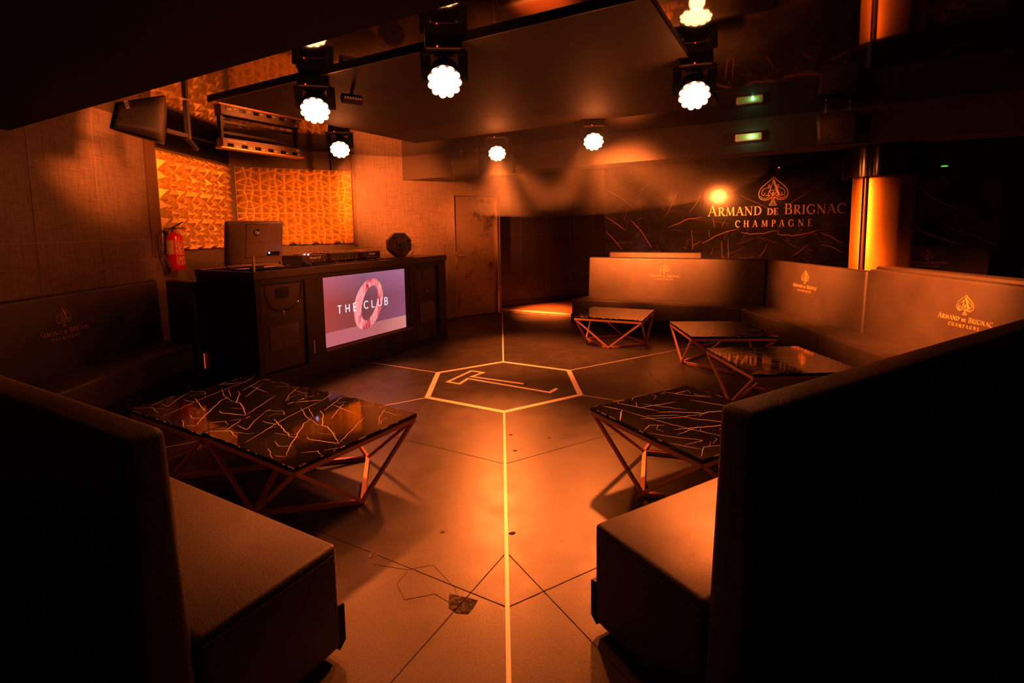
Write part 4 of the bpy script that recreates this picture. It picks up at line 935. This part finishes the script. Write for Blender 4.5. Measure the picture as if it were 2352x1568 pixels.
# ------------------------------------------------------------------ loudspeakers
def speaker(label, q, depth_dir, mount):
    """q: four front corners (tl, tr, br, bl), depth_dir: vector to the rear"""
    o = thing('loudspeaker', label, 'loudspeaker', group='black ceiling loudspeakers')
    q = [Vector(p) for p in q]; d = Vector(depth_dir)
    c = sum(q, Vector())/4
    r = [p+d+(c-p)*0.18 for p in q]
    b = MB(); b.hexa([q[3], q[2], r[2], r[3], q[0], q[1], r[1], r[0]], bevel=0.006); b.build('cabinet', M['black_satin'], o)
    nrm = (q[1]-q[0]).cross(q[3]-q[0]).normalized()
    if nrm.dot(d) > 0: nrm = -nrm
    # curved perforated grille
    b = MB(); bm = b.bm; rows = []
    for j in range(5):
        tv = 0.03+0.94*j/4; row = []
        for i in range(13):
            tu = 0.02+0.96*i/12; p = lerp(lerp(q[0], q[1], tu), lerp(q[3], q[2], tu), tv)+nrm*(0.008+0.03*math.sin(PI*tu))
            row.append(bm.verts.new(p))
        rows.append(row)
    for j in range(4):
        for i in range(12): bm.faces.new((rows[j][i], rows[j][i+1], rows[j+1][i+1], rows[j+1][i]))
    gr = b.build('grille', M['grille'], o, smooth=True)
    sd = gr.modifiers.new('thick', 'SOLIDIFY'); sd.thickness = 0.006
    for p in mount: 
        b = MB(); z = p[2]
        k = 0
        zz = z
        while zz < CEIL-0.012:
            a = k % 2
            ex_ = Vector((1, 0, 0)) if a else Vector((0, 1, 0))
            pts = [Vector((p[0], p[1], zz+0.014))+ex_*0.006*math.cos(t)+UP*0.014*math.sin(t) for t in [2*PI*i/10 for i in range(11)]]
            b.tube(pts, 0.0022, 5, cap=False); zz += 0.024; k += 1
        b.build('hanging_chain', M['steel'], o, smooth=True)
    return o, q, nrm
# left one, near the left wall, turned to the room
o, q, nrm = speaker('black loudspeaker with perforated grille hung near the left wall', [(-2.60, 3.58, 2.40), (-2.60, 4.12, 2.585), (-2.60, 4.03, 2.20), (-2.60, 3.50, 2.21)], (-0.13, 0.28, 0.0), [(-2.72, 4.2, 2.56)])
fb = frame(lerp(lerp(q[0], q[1], 0.14), lerp(q[3], q[2], 0.14), 0.13)+nrm*0.028, (q[1]-q[0]), (q[0]-q[3]))
b = MB(); b.box(-0.02, 0.02, -0.004, 0.004, -0.026, 0.026, fb); bd = b.build('badge', M['brass'], o)
b = MB()
for (x0_, x1_, z0_, z1_) in ((-0.011, -0.007, -0.014, 0.014), (0.007, 0.011, -0.014, 0.014), (-0.011, 0.011, 0.01, 0.014), (-0.011, 0.011, -0.014, -0.01)): b.box(x0_, x1_, -0.0055, 0.0055, z0_, z1_, fb)
b.build('badge_mark', M['black_gloss'], bd)
b = MB(); b.bar((-2.68, 4.52, 2.30), (-2.68, 4.52, 2.64), 0.035); b.bar((-2.70, 4.25, 2.34), (-2.68, 4.54, 2.34), 0.03); b.bar((-2.68, 4.52, 2.31), (-2.60, 4.50, 2.22), 0.03); b.build('wall_bracket', M['black_satin'], o)
cb = lambda s, c, z: DM30*s+Cv*c+UP*z
speaker('black loudspeaker hung on chains at the left end of the ceiling beam', [cb(-4.31, 6.08, 2.535), cb(-3.80, 6.05, 2.55), cb(-3.84, 6.10, 2.215), cb(-4.30, 6.12, 2.215)], Cv*0.20, [tuple(cb(-4.22, 6.2, 2.53)), tuple(cb(-3.95, 6.2, 2.53))])
speaker('black loudspeaker wing beside the lamp on the beam, facing right', [cb(-3.79, 6.05, 2.55), cb(-3.33, 6.16, 2.54), cb(-3.36, 6.18, 2.24), cb(-3.83, 6.10, 2.215)], Cv*0.15, [tuple(cb(-3.6, 6.22, 2.53))])
speaker('very dark loudspeaker hung on chains at the right end of the beam', [cb(0.12, 6.08, 2.57), cb(0.46, 6.05, 2.57), cb(0.46, 6.08, 2.27), cb(0.14, 6.12, 2.27)], Cv*0.2, [tuple(cb(0.2, 6.2, 2.56)), tuple(cb(0.4, 6.2, 2.56))])
# ------------------------------------------------------------------ light bars
lb = thing('light_bar', 'long grey fixture bar with square sockets hung upside down over the DJ desk', 'light fixture')
fB = frame((-2.965, 5.62, 2.43), (0.5, 0.866, 0))
M['bar_grey'] = mat('bar_grey', (0.20, 0.15, 0.11), 0.4); M['label_yellow'] = mat('label_yellow', (0.95, 0.75, 0.25), 0.5)
MB().box(0, 1.0, 0, 0.12, 0.0, 0.10, fB, bevel=0.004).build('housing', M['bar_grey'], lb)
MB().box(-0.03, 1.03, -0.02, 0.10, -0.015, 0.0, fB).build('bottom_rail', M['copper'], lb)
for i in range(6): MB().box(0.05+i*0.165, 0.12+i*0.165, -0.004, 0.004, 0.008, 0.045, fB, bevel=0.003).build('socket', M['black_gloss'], lb)
b = MB()
for i in range(6): b.box(0.145+i*0.16, 0.18+i*0.16, -0.003, 0.002, 0.015, 0.027, fB)
b.box(0.93, 0.97, -0.003, 0.002, 0.06, 0.08, fB)
b.build('label_plate', M['label_yellow'], lb)
b = MB()
for i in range(14): b.box(0.05+i*0.013, 0.059+i*0.013, -0.003, 0.002, 0.068, 0.078, fB)
b.ball((0.25, -0.001, 0.073), 0.012, 10, fB, (1.6, 0.2, 0.6)); b.build('faded_print', M['white_print'], lb)
b = MB()
for x in (0.02, 0.98): b.box(x-0.015, x+0.015, 0.03, 0.09, 0.10, 0.22, fB)
b.box(0.0, 1.0, 0.05, 0.075, 0.15, 0.175, fB); b.build('hanging_frame', M['black_satin'], lb)
# drop pole behind the light bar
b = MB(); pp = PW+DEG30*1.28+nB*0.35
b.tube([pp+UP*2.36, pp+UP*2.649], 0.03, 12); tag(b.build('ceiling_pole', M['black_satin'], smooth=True), 'short black pole hanging from the ceiling before the slatted strip', 'pole')
# small led bar
l2 = thing('led_strip_lamp', 'small black lamp bar with a row of seven lenses under the ceiling panel', 'stage lamp')
fl = frame((-1.17, 3.98, 2.50), (0.80, 0.60, 0.0))@Matrix.Rotation(math.radians(-35), 4, 'X')
MB().box(0, 0.16, 0, 0.05, 0, 0.06, fl, bevel=0.004).build('housing', M['black_satin'], l2)
M['lens_dim'] = mat('lens_dim', (0.8, 0.4, 0.25), 0.3, emit=(1, 0.25, 0.1), es=0.15)
for i in range(7): MB().lathe([(0, 0), (0.007, 0), (0.006, 0.004), (0, 0.005)], fl@Matrix.Translation((0.02+i*0.02, 0.0, 0.018))@Matrix.Rotation(PI/2, 4, 'X'), 10).build('lens', M['lens_dim'], l2)
MB().box(0.005, 0.155, -0.006, 0.0, 0.002, 0.006, fl).build('edge_trim', M['copper'], l2)
b = MB(); b.bar(fl@Vector((0.08, 0.03, 0.06)), Vector((-1.10, 4.03, 2.625)), 0.02); b.build('bracket', M['black_satin'], l2)
# ------------------------------------------------------------------ emergency light on the beam
em = thing('green_light_unit', 'small rectangular emergency light glowing green on the ceiling beam', 'emergency light')
fe = frame(DM30*-0.51+Cv*6.35+UP*2.452, DM30)
fe = frame(Vector((2.736, 5.75, 2.452)), DM30)
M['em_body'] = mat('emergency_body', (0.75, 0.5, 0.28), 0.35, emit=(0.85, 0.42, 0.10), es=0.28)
MB().box(-0.13, 0.13, -0.045, 0.0, -0.038, 0.038, fe, bevel=0.012, seg=3).build('housing', M['em_body'], em, smooth=True)
M['em_win'] = mat('emergency_window', (0.5, 0.55, 0.2), 0.2, emit=(0.45, 0.42, 0.06), es=0.3)
MB().box(-0.10, 0.11, -0.05, -0.04, -0.022, 0.022, fe, bevel=0.004).build('window', M['em_win'], em)
MB().ball((0.035, -0.053, 0), 0.012, 12, fe).build('indicator_light', M['green_led'], em)
L = bpy.data.lights.new('green_glow', 'POINT'); L.color = (0.3, 1.0, 0.45); L.energy = 0.35; L.shadow_soft_size = 0.01
o = bpy.data.objects.new('green_glow', L); COL.objects.link(o); o.location = fe@Vector((0.035, -0.09, 0))
# small sensor carrying a red spot, and added unit showing the emergency light's reflection
s_ = MB().box(-0.03, 0.03, -0.03, 0.0, -0.02, 0.02, frame(PM+DM30*3.13+UP*2.47, DM30), bevel=0.004).build('red_spot_casing', M['black_satin']); tag(s_, 'tiny dark sensor carrying a red spot above the spade emblem', 'casing')
MB().ball((0.0, -0.032, 0), 0.012, 10, frame(PM+DM30*3.13+UP*2.47, DM30)).build('indicator_light', M['red_led'], s_)
pz = PM+DM30*5.35+UP*2.33
s_ = MB().box(-0.08, 0.08, -0.03, 0.0, -0.03, 0.03, frame(pz, DM30), bevel=0.004).build('green_light_unit', M['black_satin']); tag(s_, 'added dark unit with a green glow imitating a reflected lamp, far right on the marble wall', 'emergency light')
M['green_reflection'] = mat('green_reflection', (0, 0.2, 0.02), 0.3, emit=(0.12, 0.8, 0.03), es=1.2)
MB().box(-0.045, 0.035, -0.034, -0.03, -0.008, 0.008, frame(pz, DM30)).build('indicator_light', M['green_reflection'], s_)

# ------------------------------------------------------------------ thin haze in the air between the lamps and the far walls
hz = MB().ball((0.55, 5.75, 2.12), 1.0, 48, None, (2.3, 1.7, 0.5))
hm = bpy.data.materials.new('haze'); hm.use_nodes = True; hn = hm.node_tree.nodes; hn.clear()
ho = hn.new('ShaderNodeOutputMaterial'); hv = hn.new('ShaderNodeVolumeScatter')
hv.inputs['Color'].default_value = (1, 0.9, 0.85, 1); hv.inputs['Density'].default_value = 0.04; hv.inputs['Anisotropy'].default_value = 0.2
hm.node_tree.links.new(hv.outputs[0], ho.inputs['Volume'])
tag(hz.build('haze', hm, smooth=True), 'faint haze hanging in the air around the lamps', 'haze', kind='stuff')
